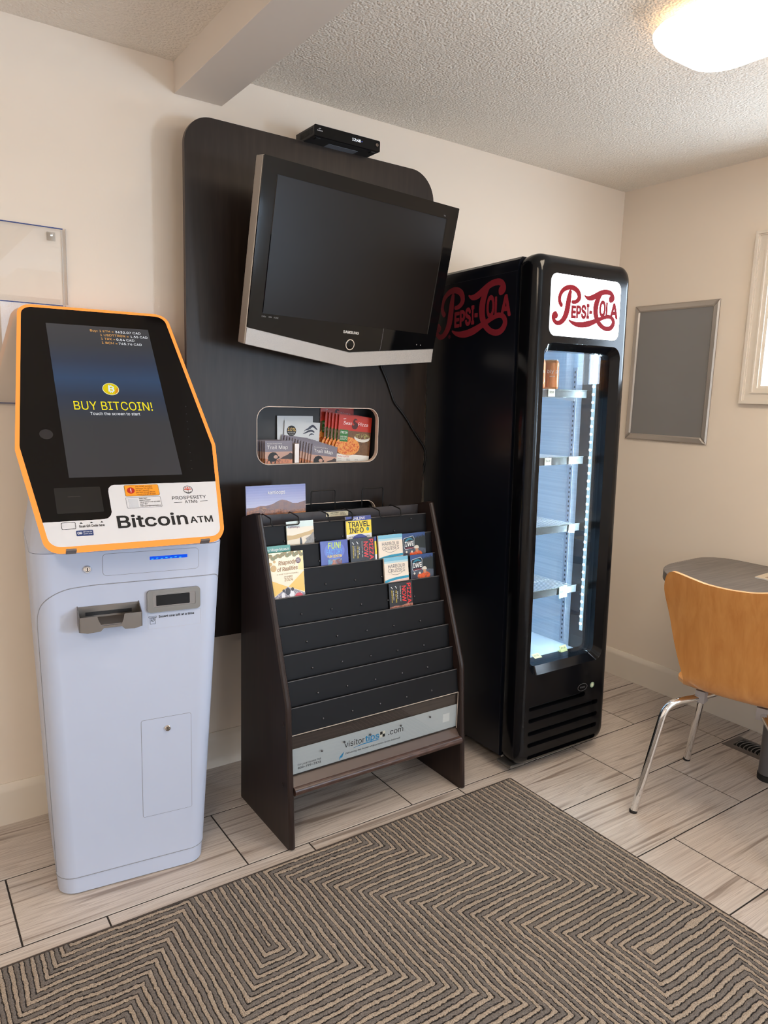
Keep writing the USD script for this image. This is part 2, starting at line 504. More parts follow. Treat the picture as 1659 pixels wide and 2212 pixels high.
def rug_mesh(x0, x1, y0, y1, step):
    nx, ny = int(round((x1 - x0) / step)) + 1, int(round((y1 - y0) / step)) + 1
    gx, gy = np.meshgrid(np.linspace(x0, x1, nx), np.linspace(y0, y1, ny), indexing='ij')
    P3 = np.stack([gx, gy, 0 * gx], -1)
    wob = 0.40 * (meshkit.fbm(P3 * 11, 2, 3) - .5) + 0.10 * (meshkit.noise(P3 * 110, 5) - .5) + 0.09 * (meshkit.noise(P3 * 230, 6) - .5)
    ph = rug_phi(gx, gy) + wob
    z = 0.0055 + 0.0035 * profile(ph) + 0.0022 * (meshkit.noise(P3 * 260, 9) - .5)
    edge = np.minimum.reduce([gx - x0, x1 - gx, gy - y0, y1 - gy]); z = np.where(edge < 0.001, 0.0005, z)
    idx = np.arange(nx * ny).reshape(nx, ny)
    q = np.stack([idx[:-1, :-1], idx[1:, :-1], idx[1:, 1:], idx[:-1, 1:]], -1).reshape(-1, 4)
    return trimesh.Trimesh(np.stack([gx, gy, z], -1).reshape(-1, 3), np.vstack([q[:, [0, 1, 2]], q[:, [0, 2, 3]]]), process=False), ph.reshape(-1)


beige, grey, dark = lin(162, 145, 128), lin(110, 101, 95), lin(32, 26, 24)
RUG = usdkit.material(stage, '/World/Looks/carpet', {
    'a': ('attribute', {'attribute': 'stripe'}), 'g': ('geometry', {}),
    'n1': ('noise_texture', {'scale': 420.0, 'detail': 2.0}), 'n2': ('noise_texture', {'scale': 340.0, 'detail': 3.0, 'roughness': 0.7}),
    's': ('math', {'math_type': 'multiply_add', 'value2': 0.16, 'value3': -0.08}), 'ad': ('math', {'math_type': 'add'}), 'f': ('math', {'math_type': 'fraction'}),
    'r': ('rgb_ramp', {'ramp': [(0.0, dark), (0.035, dark), (0.065, beige), (0.41, beige), (0.445, dark), (0.53, dark), (0.565, grey), (0.93, grey), (0.965, dark), (1.0, dark)]}),
    'r2': ('rgb_ramp', {'ramp': [(0.30, (0.35, 0.35, 0.35)), (0.5, (1, 1, 1)), (0.68, (1.55, 1.53, 1.5))]}), 'mx': ('mix', {'mix_type': 'multiply', 'fac': 0.85}),
    'w': ('noise_texture', {'scale': 3.2, 'detail': 3.0}), 'r3': ('rgb_ramp', {'ramp': [(0.0, (0.72, 0.72, 0.72)), (0.4, (0.92, 0.92, 0.92)), (0.6, (1, 1, 1))]}), 'mx2': ('mix', {'mix_type': 'multiply', 'fac': 0.7}),
    'b': ('bump', {'strength': 0.7, 'distance': 0.003}), 'p': ('principled_bsdf', {'roughness': 0.95, 'specular_ior_level': 0.1, 'sheen_weight': 0.15})},
    [('g.position', 'n1.vector'), ('g.position', 'n2.vector'), ('g.position', 'w.vector'), ('n1.fac', 's.value1'), ('a.fac', 'ad.value1'), ('s.value', 'ad.value2'), ('ad.value', 'f.value1'), ('f.value', 'r.fac'),
     ('n2.fac', 'r2.fac'), ('r.color', 'mx.color1'), ('r2.color', 'mx.color2'), ('w.fac', 'r3.fac'), ('mx.color', 'mx2.color1'), ('r3.color', 'mx2.color2'), ('mx2.color', 'p.base_color'), ('n2.fac', 'b.height'), ('b.normal', 'p.normal')], surface='p.BSDF')
rug = thing('rug', 'beige and charcoal rug with a maze-like stripe pattern across the floor', 'rug')
RX0, RX1, RY0, RY1 = -3.75, -1.243, -2.7, -0.671
rm, ph = rug_mesh(-3.10, RX1, -1.95, RY1, 0.0034)
pm = part(rug, 'pile', rm, RUG, smooth=True)
UsdGeom.PrimvarsAPI(pm).CreatePrimvar('stripe', Sdf.ValueTypeNames.FloatArray, 'vertex').Set(Vt.FloatArray.FromNumpy(ph.astype(np.float32)))
for a in ((RX0, -3.10, RY0, RY1), (-3.10, RX1, RY0, -1.95)):
    rm, ph = rug_mesh(a[0], a[1], a[2], a[3], 0.008)
    pm = part(rug, 'pile', rm, RUG, smooth=True)
    UsdGeom.PrimvarsAPI(pm).CreatePrimvar('stripe', Sdf.ValueTypeNames.FloatArray, 'vertex').Set(Vt.FloatArray.FromNumpy(ph.astype(np.float32)))
BIND = mat('rug_binding', lin(70, 60, 54), 0.9)
for q in (((RX0, RY1 + .002), (RX1, RY1 + .002)), ((RX1 + .002, RY1 + .002), (RX1 + .002, RY0))):
    part(rug, 'binding', tube([(*q[0], .004), (*q[1], .004)], 0.004, 6), BIND)

# ------------------------------------------------------------------ wall panel with pockets
WOOD_D = mat_noise('dark_stained_panel', [(0.3, lin(31, 23, 19)), (0.55, lin(39, 30, 25)), (0.75, lin(47, 37, 31))], scale=(14, 14, 1.6), nscale=4.0, detail=5.0, rough=0.40, spec=0.32, bump=0.06, bdist=0.0004)
EDGE_D = mat('panel_edge', lin(70, 58, 50), 0.5)
BAND = mat('pale_edge_band', lin(214, 196, 182), 0.55)
POCK = mat('pocket_lining', lin(58, 60, 64), 0.55)
PFY, PTH = -0.12, 0.018
px0, px1, pz0, pz1 = -2.272, -1.288, 0.553, 2.2555
body = rrect(px0, px1, pz0, pz1, .004)
cTL = .088; cTR = .105
body = body.difference(sbox(px0 - .01, pz1 - cTL, px0 + cTL, pz1 + .01)).union(Point(px0 + cTL, pz1 - cTL).buffer(cTL, quad_segs=16).intersection(sbox(px0 - 1, pz1 - cTL - .001, px0 + cTL + .001, pz1 + 1)))
body = body.difference(sbox(px1 - cTR, pz1 - cTR, px1 + .01, pz1 + .01)).union(Point(px1 - cTR, pz1 - cTR).buffer(cTR, quad_segs=16).intersection(sbox(px1 - cTR - .001, pz1 - cTR - .001, px1 + 1, pz1 + 1)))
slots = [rrect(-2.026, -1.514, 1.155, 1.361, .046), rrect(-2.026, -1.514, 0.800, 1.006, .046)]
wp = thing('display_panel', 'tall dark brown wall panel with rounded corners behind the television', 'panel', mat4())
part(wp, 'board', face(body.difference(unary_union(slots)), PFY + PTH, PTH), WOOD_D)
part(wp, 'edge_strip', face(body.buffer(.0012).difference(body), PFY + PTH, PTH - .0008), EDGE_D)
for k, s in enumerate(slots):
    part(wp, 'slot_edging', face(s.buffer(.0003).difference(s.buffer(-.0022)), PFY + PTH, PTH + .0006), BAND, label='pale edge of the slot cut through the panel')
    x0, z0, x1, z1 = s.bounds
    o = .03
    pk = cat([box(x0 - o, x1 + o, -.016, -.006, z0 - .037, z1 + .02), box(x0 - o, x1 + o, -.101, -.016, z0 - .037, z0 - .027), box(x0 - o, x0 - o + .01, -.101, -.016, z0 - .027, z1 + .02), box(x1 + o - .01, x1 + o, -.101, -.016, z0 - .027, z1 + .02), box(x0 - o, x1 + o, -.101, -.006, z1 + .02, z1 + .03)])
    part(wp, 'pocket', pk, POCK)
for z in (0.64, 1.7, 2.1):
    part(wp, 'batten', box(px0 + .10, px1 - .10, -.1015, -.001, z, z + .06), WOOD_D)

# set-top box on the panel's top edge
stb = thing('set_top_box', 'black set-top box with a lit clock on top of the dark panel', 'set-top box', mat4(None, (-1.7255, -0.197, 2.2556)))
part(stb, 'case', slab(rrect(-.131, .131, 0, .0365, .004), 0.004, .135, .0025), mat('box_case', lin(30, 29, 29), 0.5))
part(stb, 'front_panel', slab(rrect(-.132, .132, -.0005, .0372, .005), 0.0, .005, .0015), BLACK_GLOSS)
part(stb, 'clock_digits', ftext(0.0, text('12:48', .016, .0155, .0085, w=.034)), emis('clock_led', (0.85, 0.92, 1.0), 2.5), label='white lit clock digits')
part(stb, 'indicator', face(Point(.055, .019).buffer(.0012), 0.0), emis('blue_dot', (0.15, 0.25, 1.0), 2.0))
part(stb, 'lettering', ftext(0.0, text('ARRIS', -.122, .0175, .0035, w=.021)), INK_WHITE)
part(stb, 'emblem', face(stroke([(-.116, .024, .0003), (-.111, .0262, .0007), (-.107, .0255, .0004)]), 0.0), INK_WHITE)
part(stb, 'power_button', move(lathe([(0, 0), (.0045, 0), (.0055, .001), (.0055, .003), (.0042, .003), (.0036, .0015), (0, .0015)], 24), (.1175, 0.0005, .021), np.array([[1, 0, 0], [0, 0, -1], [0, 1, 0]])), mat('button_grey', lin(120, 110, 102), 0.3, metal=0.6))
part(stb, 'rating_label', box(-.052, .066, .042, .078, -.0006, 0), mat('label_grey', lin(120, 125, 135), 0.5))
part(stb, 'vent', cat([box(-.1322, -.1305, .014 + .0045 * k, .0165 + .0045 * k, .010, .028) for k in range(20)]), BLACK, kind='stuff')
for x in (-.11, .11): part(stb, 'foot', box(x - .008, x + .008, .012, .03, -.0025, .001), BLACK)

# ------------------------------------------------------------------ television
TV = mat4(Rypr(.057, .184, .019), (-1.737, -.312, 1.849))
tv = thing('television', 'flat screen television tilted forward with a silver chevron base strip', 'television', TV)
out = [(-.397, .248), (.397, .248), (.392, -.306), (.006, -.352), (-.397, -.305)]
part(tv, 'shell', slab(rpoly(out, .004), .004, .050, .003), SILVER)
part(tv, 'rear_housing', hull([(sx * a, y, z) for y, a, z0, z1 in ((.045, .36, -.26, .22), (.085, .28, -.20, .16)) for sx in (-1, 1) for z in (z0, z1)]), BLACK)
bez = rpoly([(-.3965, .2475), (.3965, .2475), (.389, -.2535), (.0035, -.2975), (-.395, -.252)], .003)
SCR = sbox(-.3485, -.2035, .3485, .2035)
part(tv, 'bezel', face(bez.difference(SCR), .004, .0055), BLACK_GLOSS)
for q_ in ([hull([(-.3485, -.0014, -.2035), (-.3485, -.0014, .2035), (-.3485, .003, -.2035), (-.3485, .003, .2035), (-.341, .0028, -.197), (-.341, .0028, .197), (-.341, .003, -.197), (-.341, .003, .197)]),
    hull([(.3485, -.0014, -.2035), (.3485, -.0014, .2035), (.3485, .003, -.2035), (.3485, .003, .2035), (.3455, .0028, -.2), (.3455, .0028, .2), (.3455, .003, -.2), (.3455, .003, .2)])]): part(tv, 'bezel_slope', q_, BLACK_GLOSS)
part(tv, 'screen', box(-.3485, .3485, .0012, .003, -.2035, .2035), mat('tv_screen', lin(25, 20, 17), 0.33, spec=0.16))
part(tv, 'speaker_grille', face(rpoly([(-.395, -.2535), (.0035, -.299), (.3885, -.2555), (.391, -.3045), (.006, -.350), (-.3955, -.3035)], .001), .004, .0045),
     mat_noise('speaker_mesh', [(0.35, lin(150, 148, 148)), (0.65, lin(196, 190, 184))], nscale=900.0, detail=1.0, rough=0.4, spec=0.6), label='silver mesh speaker strip')
part(tv, 'lettering', ftext(-.0015, text('SAMSUNG', .0012, -.2345, .0088, w=.066, align='c', bold=True)), mat('logo_silver', lin(225, 222, 218), 0.3))
ring = move(lathe([(.0155, 0), (.0155, .004), (.0185, .004), (.0192, .002), (.0192, 0)], 40), (.0012, -.0015, -.2715), np.array([[1, 0, 0], [0, 0, -1], [0, 1, 0]]))
part(tv, 'power_button', move(lathe([(0, 0), (.0155, 0), (.0155, .002), (.012, .003), (0, .003)], 32), (.0012, -.0015, -.2715), np.array([[1, 0, 0], [0, 0, -1], [0, 1, 0]])), BLACK_GLOSS)
part(tv, 'button_ring', ring, CHROME)
for x in (.303, .322): part(tv, 'indicator', face(Point(x, -.246).buffer(.0022), -.0015), mat('led_off', lin(150, 150, 150), 0.3))
part(tv, 'seam', face(LineString([(.139, -.2036), (.1385, -.262), (.1365, -.281)]).buffer(.0006), -.0015), mat('seam_grey', lin(110, 112, 116), 0.3))
part(tv, 'lettering', ftext(-.0015, text('DNIe', -.3485, -.2150, .0045), text('SRS', -.3240, -.2150, .0045), text('HDMI', -.3050, -.2150, .0045), text('hd', .3290, .2095, .0055)), mat('logo_grey', lin(120, 118, 116), 0.4))
mount = thing('wall_bracket', 'black tilting wall bracket between the television and the dark panel', 'bracket', mat4(None, (-1.737, -.12, 1.80)))
part(mount, 'wall_plate', box(-.10, .10, -.012, -.0005, -.11, .11, .002), BLACK)
part(mount, 'arm', box(-.03, .03, -.115, -.010, -.03, .03, .003), BLACK)

cord = [(-1.60, -.16, 1.66), (-1.535, -.135, 1.56), (-1.512, -.126, 1.515), (-1.490, -.125, 1.48), (-1.475, -.125, 1.45), (-1.460, -.125, 1.416), (-1.447, -.125, 1.386), (-1.423, -.125, 1.363), (-1.389, -.125, 1.33), (-1.351, -.125, 1.28), (-1.318, -.125, 1.242), (-1.292, -.125, 1.212), (-1.276, -.122, 1.18), (-1.274, -.10, 1.10), (-1.274, -.05, .6), (-1.274, -.03, .3)]
solo('power_cord', tube(bend(cord, .03, 4), .0042, 8), mat('cord_black', lin(18, 18, 19), 0.4), 'black cable running down the dark panel from the television to the cooler', 'cable', smooth=True)

# ------------------------------------------------------------------ leaflets: one builder
def leaflet(name, label, M, w, h, th, cover, group=None, catg='brochure', drop=0.0):
    t = thing(name, label, catg, M, group)
    part(t, 'cover', box(-w / 2, w / 2, -th, 0, -drop, h), cover, smooth=False)
    return t


def tilt(x, y, z, a=math.atan(.15), yaw=0.0, lean=0.0):
    """z axis leaning back by a; lean turns the sheet in its own plane"""
    return mat4(Rypr(yaw, 0, 0) @ Rypr(0, -a, 0) @ Rypr(0, 0, lean), (x, y, z))


def pr(t, y, name, poly, m, k=1, **kw):
    """print a flat shape on a leaflet whose front is at y=-th; k = layer"""
    return part(t, name, face(poly, -y - .0002 * (k - 1), .0002) if not isinstance(poly, trimesh.Trimesh) else face(poly, -y - .0002 * (k - 1)), m, smooth=False, **kw)


def T2(*a, **k):
    k.setdefault('t', .0002); return text(*a, **k)


def J(*items): return cat(list(items))


def clipw(poly, w, h):
    return poly.intersection(sbox(-w / 2 + .0005, 0, w / 2 - .0005, h))


def ell(x, y, a, b):
    return affinity.translate(affinity.scale(Point(0, 0).buffer(1, quad_segs=10), a, b), x, y)


PIC = lambda name, cols, sc=60.0, **k: mat_noise(name, [(i / (len(cols) - 1) * .5 + .25, lin(*c)) for i, c in enumerate(cols)], nscale=sc, detail=4.0, rough=.35, **k)
# ------------------------------------------------------------------ in the upper slot
SLOT_Z = 1.1535


def trail_map(M, group, label, drop=0.0):
    t = leaflet('trail_map', label, M, .109, .0850, .0022, mat('map_sky_low', lin(176, 158, 156), .4), group, 'map', drop)
    pr(t, .0022, 'printed_sky', sbox(-.0545, .035, .0545, .085), mat('map_sky', lin(122, 115, 128), .4), 1)
    pr(t, .0022, 'printed_glow', sbox(-.0545, .022, .0545, .046), mat('map_glow', lin(190, 150, 132), .4), 2)
    pr(t, .0022, 'printed_ground', Polygon([(-.0545, 0), (.0545, 0), (.0545, .020), (.02, .022), (-.02, .018), (-.0545, .022)]), PIC('map_ground', [(70, 38, 20), (196, 118, 62), (120, 62, 30)], 90.0), 3)
    pr(t, .0022, 'printed_hill', Polygon([(.004, .02), (.018, .028), (.034, .034), (.0455, .042), (.0545, .038), (.0545, .018)]), mat('map_hill', lin(62, 55, 56), .5), 4)
    rid = Polygon([(-.041, .016), (-.042, .028), (-.036, .038), (-.025, .0435), (-.014, .042), (-.0065, .035), (-.0015, .026), (-.003, .022), (-.008, .021), (-.012, .016), (-.020, .012), (-.030, .012)]).buffer(.0012).difference(ell(-.0125, .0275, .0085, .0062))
    rid = unary_union([rid, ell(-.001, .0265, .0035, .003), stroke([(-.036, .018, .003), (-.032, .010, .0025), (-.03, .004, .002)]), stroke([(-.018, .016, .0022), (-.014, .009, .0018), (-.017, .003, .0016)])] + [Point(x, .006).buffer(.0095).difference(Point(x, .006).buffer(.0078)) for x in (-.038, -.008)])
    pr(t, .0022, 'printed_rider', clipw(rid, .109, .085), INK_BLACK, 5)
    pr(t, .0022, 'lettering', J(T2('Trail Map', -.046, .0555, .0125, w=.082), T2('Mountain Biking & Hiking', -.046, .0735, .0034, w=.058)), INK_WHITE, 6)
    return t


ORD = ['first', 'second', 'third', 'fourth', 'fifth', 'sixth', 'seventh', 'eighth', 'ninth', 'tenth', 'eleventh', 'twelfth']
tm0 = None
for k in range(7):
    M = tilt(-1.945 - .0045 * (6 - k) + .0150, -.099 + .0105 * (6 - k), SLOT_Z, a=.03)
    lab = ('front trail map of the left stack in the panel slot' if k == 6 else ORD[6 - k] + ' trail map from the front in the left stack in the panel slot')
    if tm0 is None: tm0 = trail_map(M, 'left trail maps behind the front one', lab, .0255)
    else: dup(tm0, M, lab, None if k == 6 else 'left trail maps behind the front one')
tm1 = None
for k in range(12):
    j = 11 - k
    M = mat4(Rypr(0, -.03, 0) @ Rypr(0, 0, .12), (-1.748 - .0085 * j, -.099 + .0058 * j, 1.1348 + .0028 * j))
    lab = ('front trail map of the leaning right stack in the panel slot' if j == 0 else ORD[j] + ' trail map from the front in the leaning right stack in the slot')
    if tm1 is None: tm1 = trail_map(M, 'right leaning trail maps behind the front one', lab)
    else: dup(tm1, M, lab, None if j == 0 else 'right leaning trail maps behind the front one')
# divider
solo('slot_divider', box(-1.866, -1.847, -.0995, -.060, 1.1285, 1.228, .001), mat('divider_metal', lin(196, 182, 172), .35, metal=.5), 'narrow pale upright divider between the two stacks of trail maps', 'divider')
# white discount cards
CARD = mat('card_white', lin(206, 212, 218), .4)


def disc_card(M, front, label):
    t = leaflet('discount_card', label, M, .150, .172, .0012, CARD, None, 'card', 0.0 if front else .0255)
    if front:
        pr(t, .0012, 'printed_seal', Point(-.045, .135).buffer(.0195), INK_BLACK, 1)
        pr(t, .0012, 'lettering', J(T2('10%', -.0445, .134, .0125, w=.033, align='c', bold=True, shear=.1)), mat('gold_print', lin(214, 180, 96), .4), 2)
        pr(t, .0012, 'lettering', J(T2('DISCOUNT CARD', -.0445, .1275, .0028, w=.030, align='c'), T2('ALL YEAR', -.0445, .1215, .0028, w=.018, align='c')), INK_WHITE, 2)
        a = unary_union([stroke([(.015, .142, .001), (.03, .150, .004), (.045, .158, .0045), (.058, .150, .003), (.064, .146, .001)]), stroke([(.005, .128, .001), (.02, .134, .003), (.035, .140, .004), (.05, .136, .003)]), stroke([(.03, .120, .001), (.04, .128, .003), (.05, .126, .001)]), stroke([(.008, .136, .0008), (.02, .145, .002), (.035, .148, .0015)])])
        pr(t, .0012, 'printed_horse', a, mat('print_blue_black', lin(52, 58, 78), .5), 1)
    return t


disc_card(mat4(Rypr(0, -.03, 0), (-1.826, -.029, SLOT_Z)), False, 'plain pale blue card standing at the back behind the discount card')
disc_card(mat4(Rypr(0, -.03, .06), (-1.8085, -.036, 1.1330)), True, 'white card with a black ten percent seal behind the trail maps')
# red menus
RED = mat('menu_red', lin(186, 50, 34), .35)


def menu(M, label, group=None, drop=.0145):
    t = leaflet('pizza_menu', label, M, .150, .180, .0016, RED, group, 'menu', drop)
    y = .0016
    pr(t, y, 'printed_photo', sbox(-.075, .028, .0742, .122), PIC('menu_photo', [(70, 50, 34), (120, 84, 52), (88, 62, 40)], 40.0), 1)
    pr(t, y, 'printed_photo', ell(-.028, .062, .055, .036), PIC('pizza_print', [(110, 28, 10), (214, 92, 30), (236, 170, 80), (190, 50, 20)], 130.0), 2)
    pr(t, y, 'printed_photo', ell(.036, .098, .036, .0165), mat('bowl_white', lin(226, 222, 214), .4), 2)
    pr(t, y, 'printed_photo', ell(.036, .104, .034, .011), PIC('salad_print', [(58, 84, 36), (168, 160, 96), (96, 40, 40), (120, 140, 60)], 160.0), 3)
    pr(t, y, 'printed_panel', sbox(-.0745, .0, .0742, .031), PAPER, 2)
    pr(t, y, 'lettering', J(T2('Pickup Special!', -.068, .0195, .0055, w=.05, shear=.12)), mat('print_red', lin(196, 60, 40), .5), 3)
    pr(t, y, 'lettering', J(*[T2('$20.99', x, .011, .003) for x in (-.066, -.028, .010)], *[T2('Large Pizza', x, .0055, .0022) for x in (-.066, -.028, .010)]), INK_BLACK, 3)
    pr(t, y, 'printed_badge', sbox(-.066, .079, -.030, .124), mat('badge_green', lin(46, 120, 52), .4), 3)
    pr(t, y, 'lettering', J(T2('FRESH', -.048, .109, .009, w=.031, align='c'), T2('DRIVING', -.048, .094, .006, w=.030, align='c'), T2('QUALITY', -.048, .085, .006, w=.030, align='c')), INK_WHITE, 4)
    pr(t, y, 'lettering', J(T2('Swan', -.054, .144, .0125, w=.037, shear=.15), T2('Pizza', .013, .144, .0125, w=.045, shear=.15), T2('the', -.054, .162, .005, w=.012, rot=.3)), INK_WHITE, 2)
    sw = stroke([(-.012, .142, .003), (.000, .138, .009), (.006, .147, .006), (-.005, .155, .005), (-.004, .165, .0035), (.006, .165, .002)])
    pr(t, y, 'emblem', sw, mat('swan_dark', lin(70, 24, 20), .4), 2)
    return t


m0 = menu(mat4(Rypr(0, -.02, .02), (-1.644, -.022, SLOT_Z + .030)), 'tall red pizza menu at the back of the slot', drop=.053)
m1 = None
for k in range(5):
    j = 4 - k
    a_ = (mat4(Rypr(0, -.03, .085), (-1.604 - .010 * j, -.078 + .0085 * j, SLOT_Z - .004 + .002 * j)), 'front red pizza menu with the pizza and salad photo in the slot' if j == 0 else ORD[j] + ' red pizza menu from the front in the stack in the slot', None if j == 0 else 'red menus behind the front one')
    if m1 is None: m1 = menu(*a_)
    else: dup(m1, *a_)

# ------------------------------------------------------------------ brochure rack
RACK_W = mat_noise('rack_wood', [(0.3, lin(33, 23, 21)), (0.6, lin(43, 31, 28)), (0.8, lin(52, 37, 33))], scale=(20, 20, 1.5), nscale=3.0, detail=5.0, rough=0.38, spec=0.4)
TIER = mat('rack_tier', lin(16, 16, 19), 0.5, spec=0.2, bump=0.05, bscale=400, bdist=0.0005)
RX = (-2.141, -1.424)
rack = thing('brochure_rack', 'dark wooden stepped brochure rack standing in front of the wall panel', 'rack', mat4(None, (-1.7825, -.43, 0)))
rl = lambda m: move(m, (1.7825, .43, 0))
prof = Polygon([(-.616, 0), (-.579, .460), (-.366, 1.020), (-.352, 1.026), (-.256, 1.000), (-.251, .99), (-.251, 0)])
for x0 in (RX[0], RX[1] - .020):
    mm = []
    for g, xs in ((prof.buffer(-.003, join_style=2), (x0, x0 + .020)), (prof, (x0 + .003, x0 + .017))):
        pass
    m = extr(prof.buffer(-.004).buffer(.004), .020); v = m.vertices.copy(); m.vertices = np.stack([x0 + v[:, 2], v[:, 0], v[:, 1]], 1)
    sd = part(rack, 'side_panel', rl(fix(m)), RACK_W)
    e = bend([(x0 + .01, -.616, .004), (x0 + .01, -.579, .460), (x0 + .01, -.364, 1.020)], .012, 5)
    part(sd, 'nosing', rl(tube(e, .0108, 10)), RACK_W)
TX0, TX1 = RX[0] + .0205, RX[1] - .0205
TOPS = {1: .980, 2: .916, 3: .842, 4: .761, 5: .676, 6: .594, 7: .518, 8: .442}
ty = lambda z: -.562 + .385 * (z - .46)
TY = {i: (ty(z) if i > 1 else -.3505) for i, z in TOPS.items()}


def pan(i, z, off=0.0): return TY[i] - .15 * (TOPS[i] - z) - off


part(rack, 'header_strip', rl(box(TX0, TX1, -.300, -.296, .86, 1.008)), mat('header_strip', lin(62, 60, 64), 0.22, spec=0.6, bump=0.1, bscale=300, bdist=0.0004))
part(rack, 'back_panel', rl(box(TX0, TX1, -.270, -.262, .18, .900)), RACK_W)
for i, z in TOPS.items():
    zb = z - (.215 if i < 8 else .082)
    tp = part(rack, 'tier', rl(hull([(x, pan(i, q) + d, q) for x in (TX0, TX1) for q in (z, zb) for d in (0, .003)])), TIER, smooth=False)
    part(tp, 'lip', rl(tube([(TX0, pan(i, z) + .0015, z), (TX1, pan(i, z) + .0015, z)], .0019, 6)), mat('tier_lip', lin(74, 72, 74), .4))
for i, xs in {1: [(-2.037, .928), (-1.923, .927), (-1.813, .926), (-1.594, .927), (-1.516, .966)], 2: [(-2.03, .857), (-1.924, .857), (-1.81, .857), (-1.695, .857), (-1.58, .857)],
              3: [(-1.915, .783), (-1.799, .783), (-1.689, .782), (-1.57, .782)], 4: [(-2.021, .704), (-1.908, .704), (-1.791, .704), (-1.680, .703), (-1.565, .702)],
              5: [(-2.018, .62), (-1.904, .62), (-1.787, .62), (-1.675, .619), (-1.559, .619)], 6: [(-2.013, .541), (-1.902, .541), (-1.789, .540), (-1.677, .539), (-1.563, .538)],
              7: [(-2.008, .466), (-1.898, .466), (-1.787, .466), (-1.676, .466), (-1.565, .466)], 8: [(-2.004, .39), (-1.894, .39), (-1.785, .39), (-1.675, .39), (-1.565, .39)]}.items():
    for x, z in xs:
        part(rack, 'stud', rl(move(trimesh.creation.icosphere(2, .0036), (x, pan(i, z, .001), z))), SCREW, smooth=True)
# wire holders hooked over the header strip
WIRE = mat('wire_black', lin(20, 20, 21), 0.35, metal=0.3)
for k, (f0, f1, r0, r1, zt) in enumerate(((-2.085, -1.985, -2.085, -1.985, 1.068), (-1.872, -1.775, -1.875, -1.777, 1.072), (-1.660, -1.568, -1.662, -1.569, 1.071))):
    wh = part(rack, 'wire_holder', rl(cat([tube(bend([(f0, -.304, 1.012), (f0, -.357, 1.006), (f0, -.366, .982), (f1, -.366, .982), (f1, -.357, 1.006), (f1, -.304, 1.012)], .008, 4), .0022, 8),
        tube(bend([(r0, -.304, 1.012), (r0, -.290, 1.012), (r0, -.276, .912), (r0, -.243, .912), (r0, -.245, zt), (r1, -.245, zt), (r1, -.243, .912), (r1, -.276, .912), (r1, -.290, 1.012), (r1, -.304, 1.012)], .008, 4), .0022, 8)])), WIRE)
st = part(rack, 'sticker', rl(face(sbox(-1.846, .986, -1.755, 1.003), -.300)), mat('sticker_cream', lin(206, 196, 168), .5), smooth=False)
part(st, 'lettering', rl(face(J(T2('CERTIFIED', -1.829, .9965, .0042, w=.034, bold=True), T2('FOLDER DISPLAY', -1.829, .9905, .003, w=.034), T2('0123456', -1.790, .9962, .0035, w=.02), T2('IIIIIIIIII', -1.790, .9895, .005, w=.026)), -.3004)), INK_BLACK, smooth=False)
part(st, 'emblem', rl(face(unary_union([sbox(-1.842, .9945, -1.8375, .999), sbox(-1.8375, .990, -1.833, .9945)]), -.3004)), INK_BLACK, smooth=False)
# acrylic header at the foot
part(rack, 'front_board', rl(box(TX0, TX1, -.574, -.566, .205, .352)), mat('front_board', lin(52, 42, 39), .4))
lb = part(rack, 'header_card', rl(box(TX0 + .002, TX1 - .002, -.5800, -.5788, .229, .3135)), mat('card_silver', lin(182, 188, 192), .35, metal=.15), smooth=False, label='silver printed card behind clear acrylic')
BLUEP = mat('print_blue', lin(30, 128, 178), .4)
yb = -.5802
part(lb, 'lettering', rl(face(J(T2('visitor', -1.923, .2695, .0195, w=.078), T2('.com', -1.748, .2695, .0195, w=.062), T2('Delivering the Power of Brochures to the Internet!', -1.919, .2455, .0055, w=.2205, shear=.2), T2('For Local Service Call', -2.094, .254, .0062, w=.083), T2('800-799-7373', -2.094, .2425, .0068, w=.083, bold=True)), yb)), INK_BLACK, smooth=False)
part(lb, 'lettering', rl(face(T2('tips', -1.842, .2695, .0205, w=.056, bold=True), yb)), BLUEP, smooth=False, label='blue letters')
part(lb, 'emblem', rl(face(unary_union([stroke([(-1.888, .2595, .0004), (-1.86, .2635, .0012), (-1.83, .2645, .0018), (-1.787, .2655, .0010)]), Polygon([(-1.945, .2385), (-1.924, .257), (-1.932, .2365), (-1.935, .2405), (-1.943, .231), (-1.939, .243)])]), yb)), BLUEP, smooth=False)
chk = [(-1.782, .2700), (-1.7725, .2795)]
part(lb, 'emblem', rl(face(sbox(-1.783, .2690, -1.762, .2900), yb)), mat('print_cream', lin(214, 210, 196), .5), smooth=False)
part(lb, 'emblem', rl(face(unary_union([sbox(-1.7825, .2795, -1.7725, .2895), sbox(-1.7725, .2695, -1.7625, .2795)]), yb - .0003)), INK_BLACK, smooth=False)
part(lb, 'blank_square', rl(face(sbox(-1.510, .257, -1.479, .288), yb)), mat('print_light', lin(206, 208, 208), .5), smooth=False, label='pale square where a code is printed')
part(rack, 'acrylic_front', rl(box(TX0 + .0005, TX1 - .0005, -.5845, -.5818, .222, .3605)), pane_mat('acrylic_clear', (.97, .98, .98), .8), smooth=False)
part(rack, 'acrylic_edge', rl(cat([box(TX0 + .0005, TX1 - .0005, -.5847, -.5816, .3597, .3612), box(TX0 + .0005, TX0 + .002, -.5849, -.5816, .222, .3605), box(TX1 - .002, TX1 - .0005, -.5849, -.5816, .222, .3605)])), mat('acrylic_edge', lin(190, 176, 166), .3))
for x, z in ((-2.011, .285), (-1.927, .293), (-1.826, .2935), (-1.7, .2945), (-1.573, .296)):
    part(rack, 'stud', rl(move(trimesh.creation.icosphere(2, .0036), (x, -.5862, z))), SCREW, smooth=True)
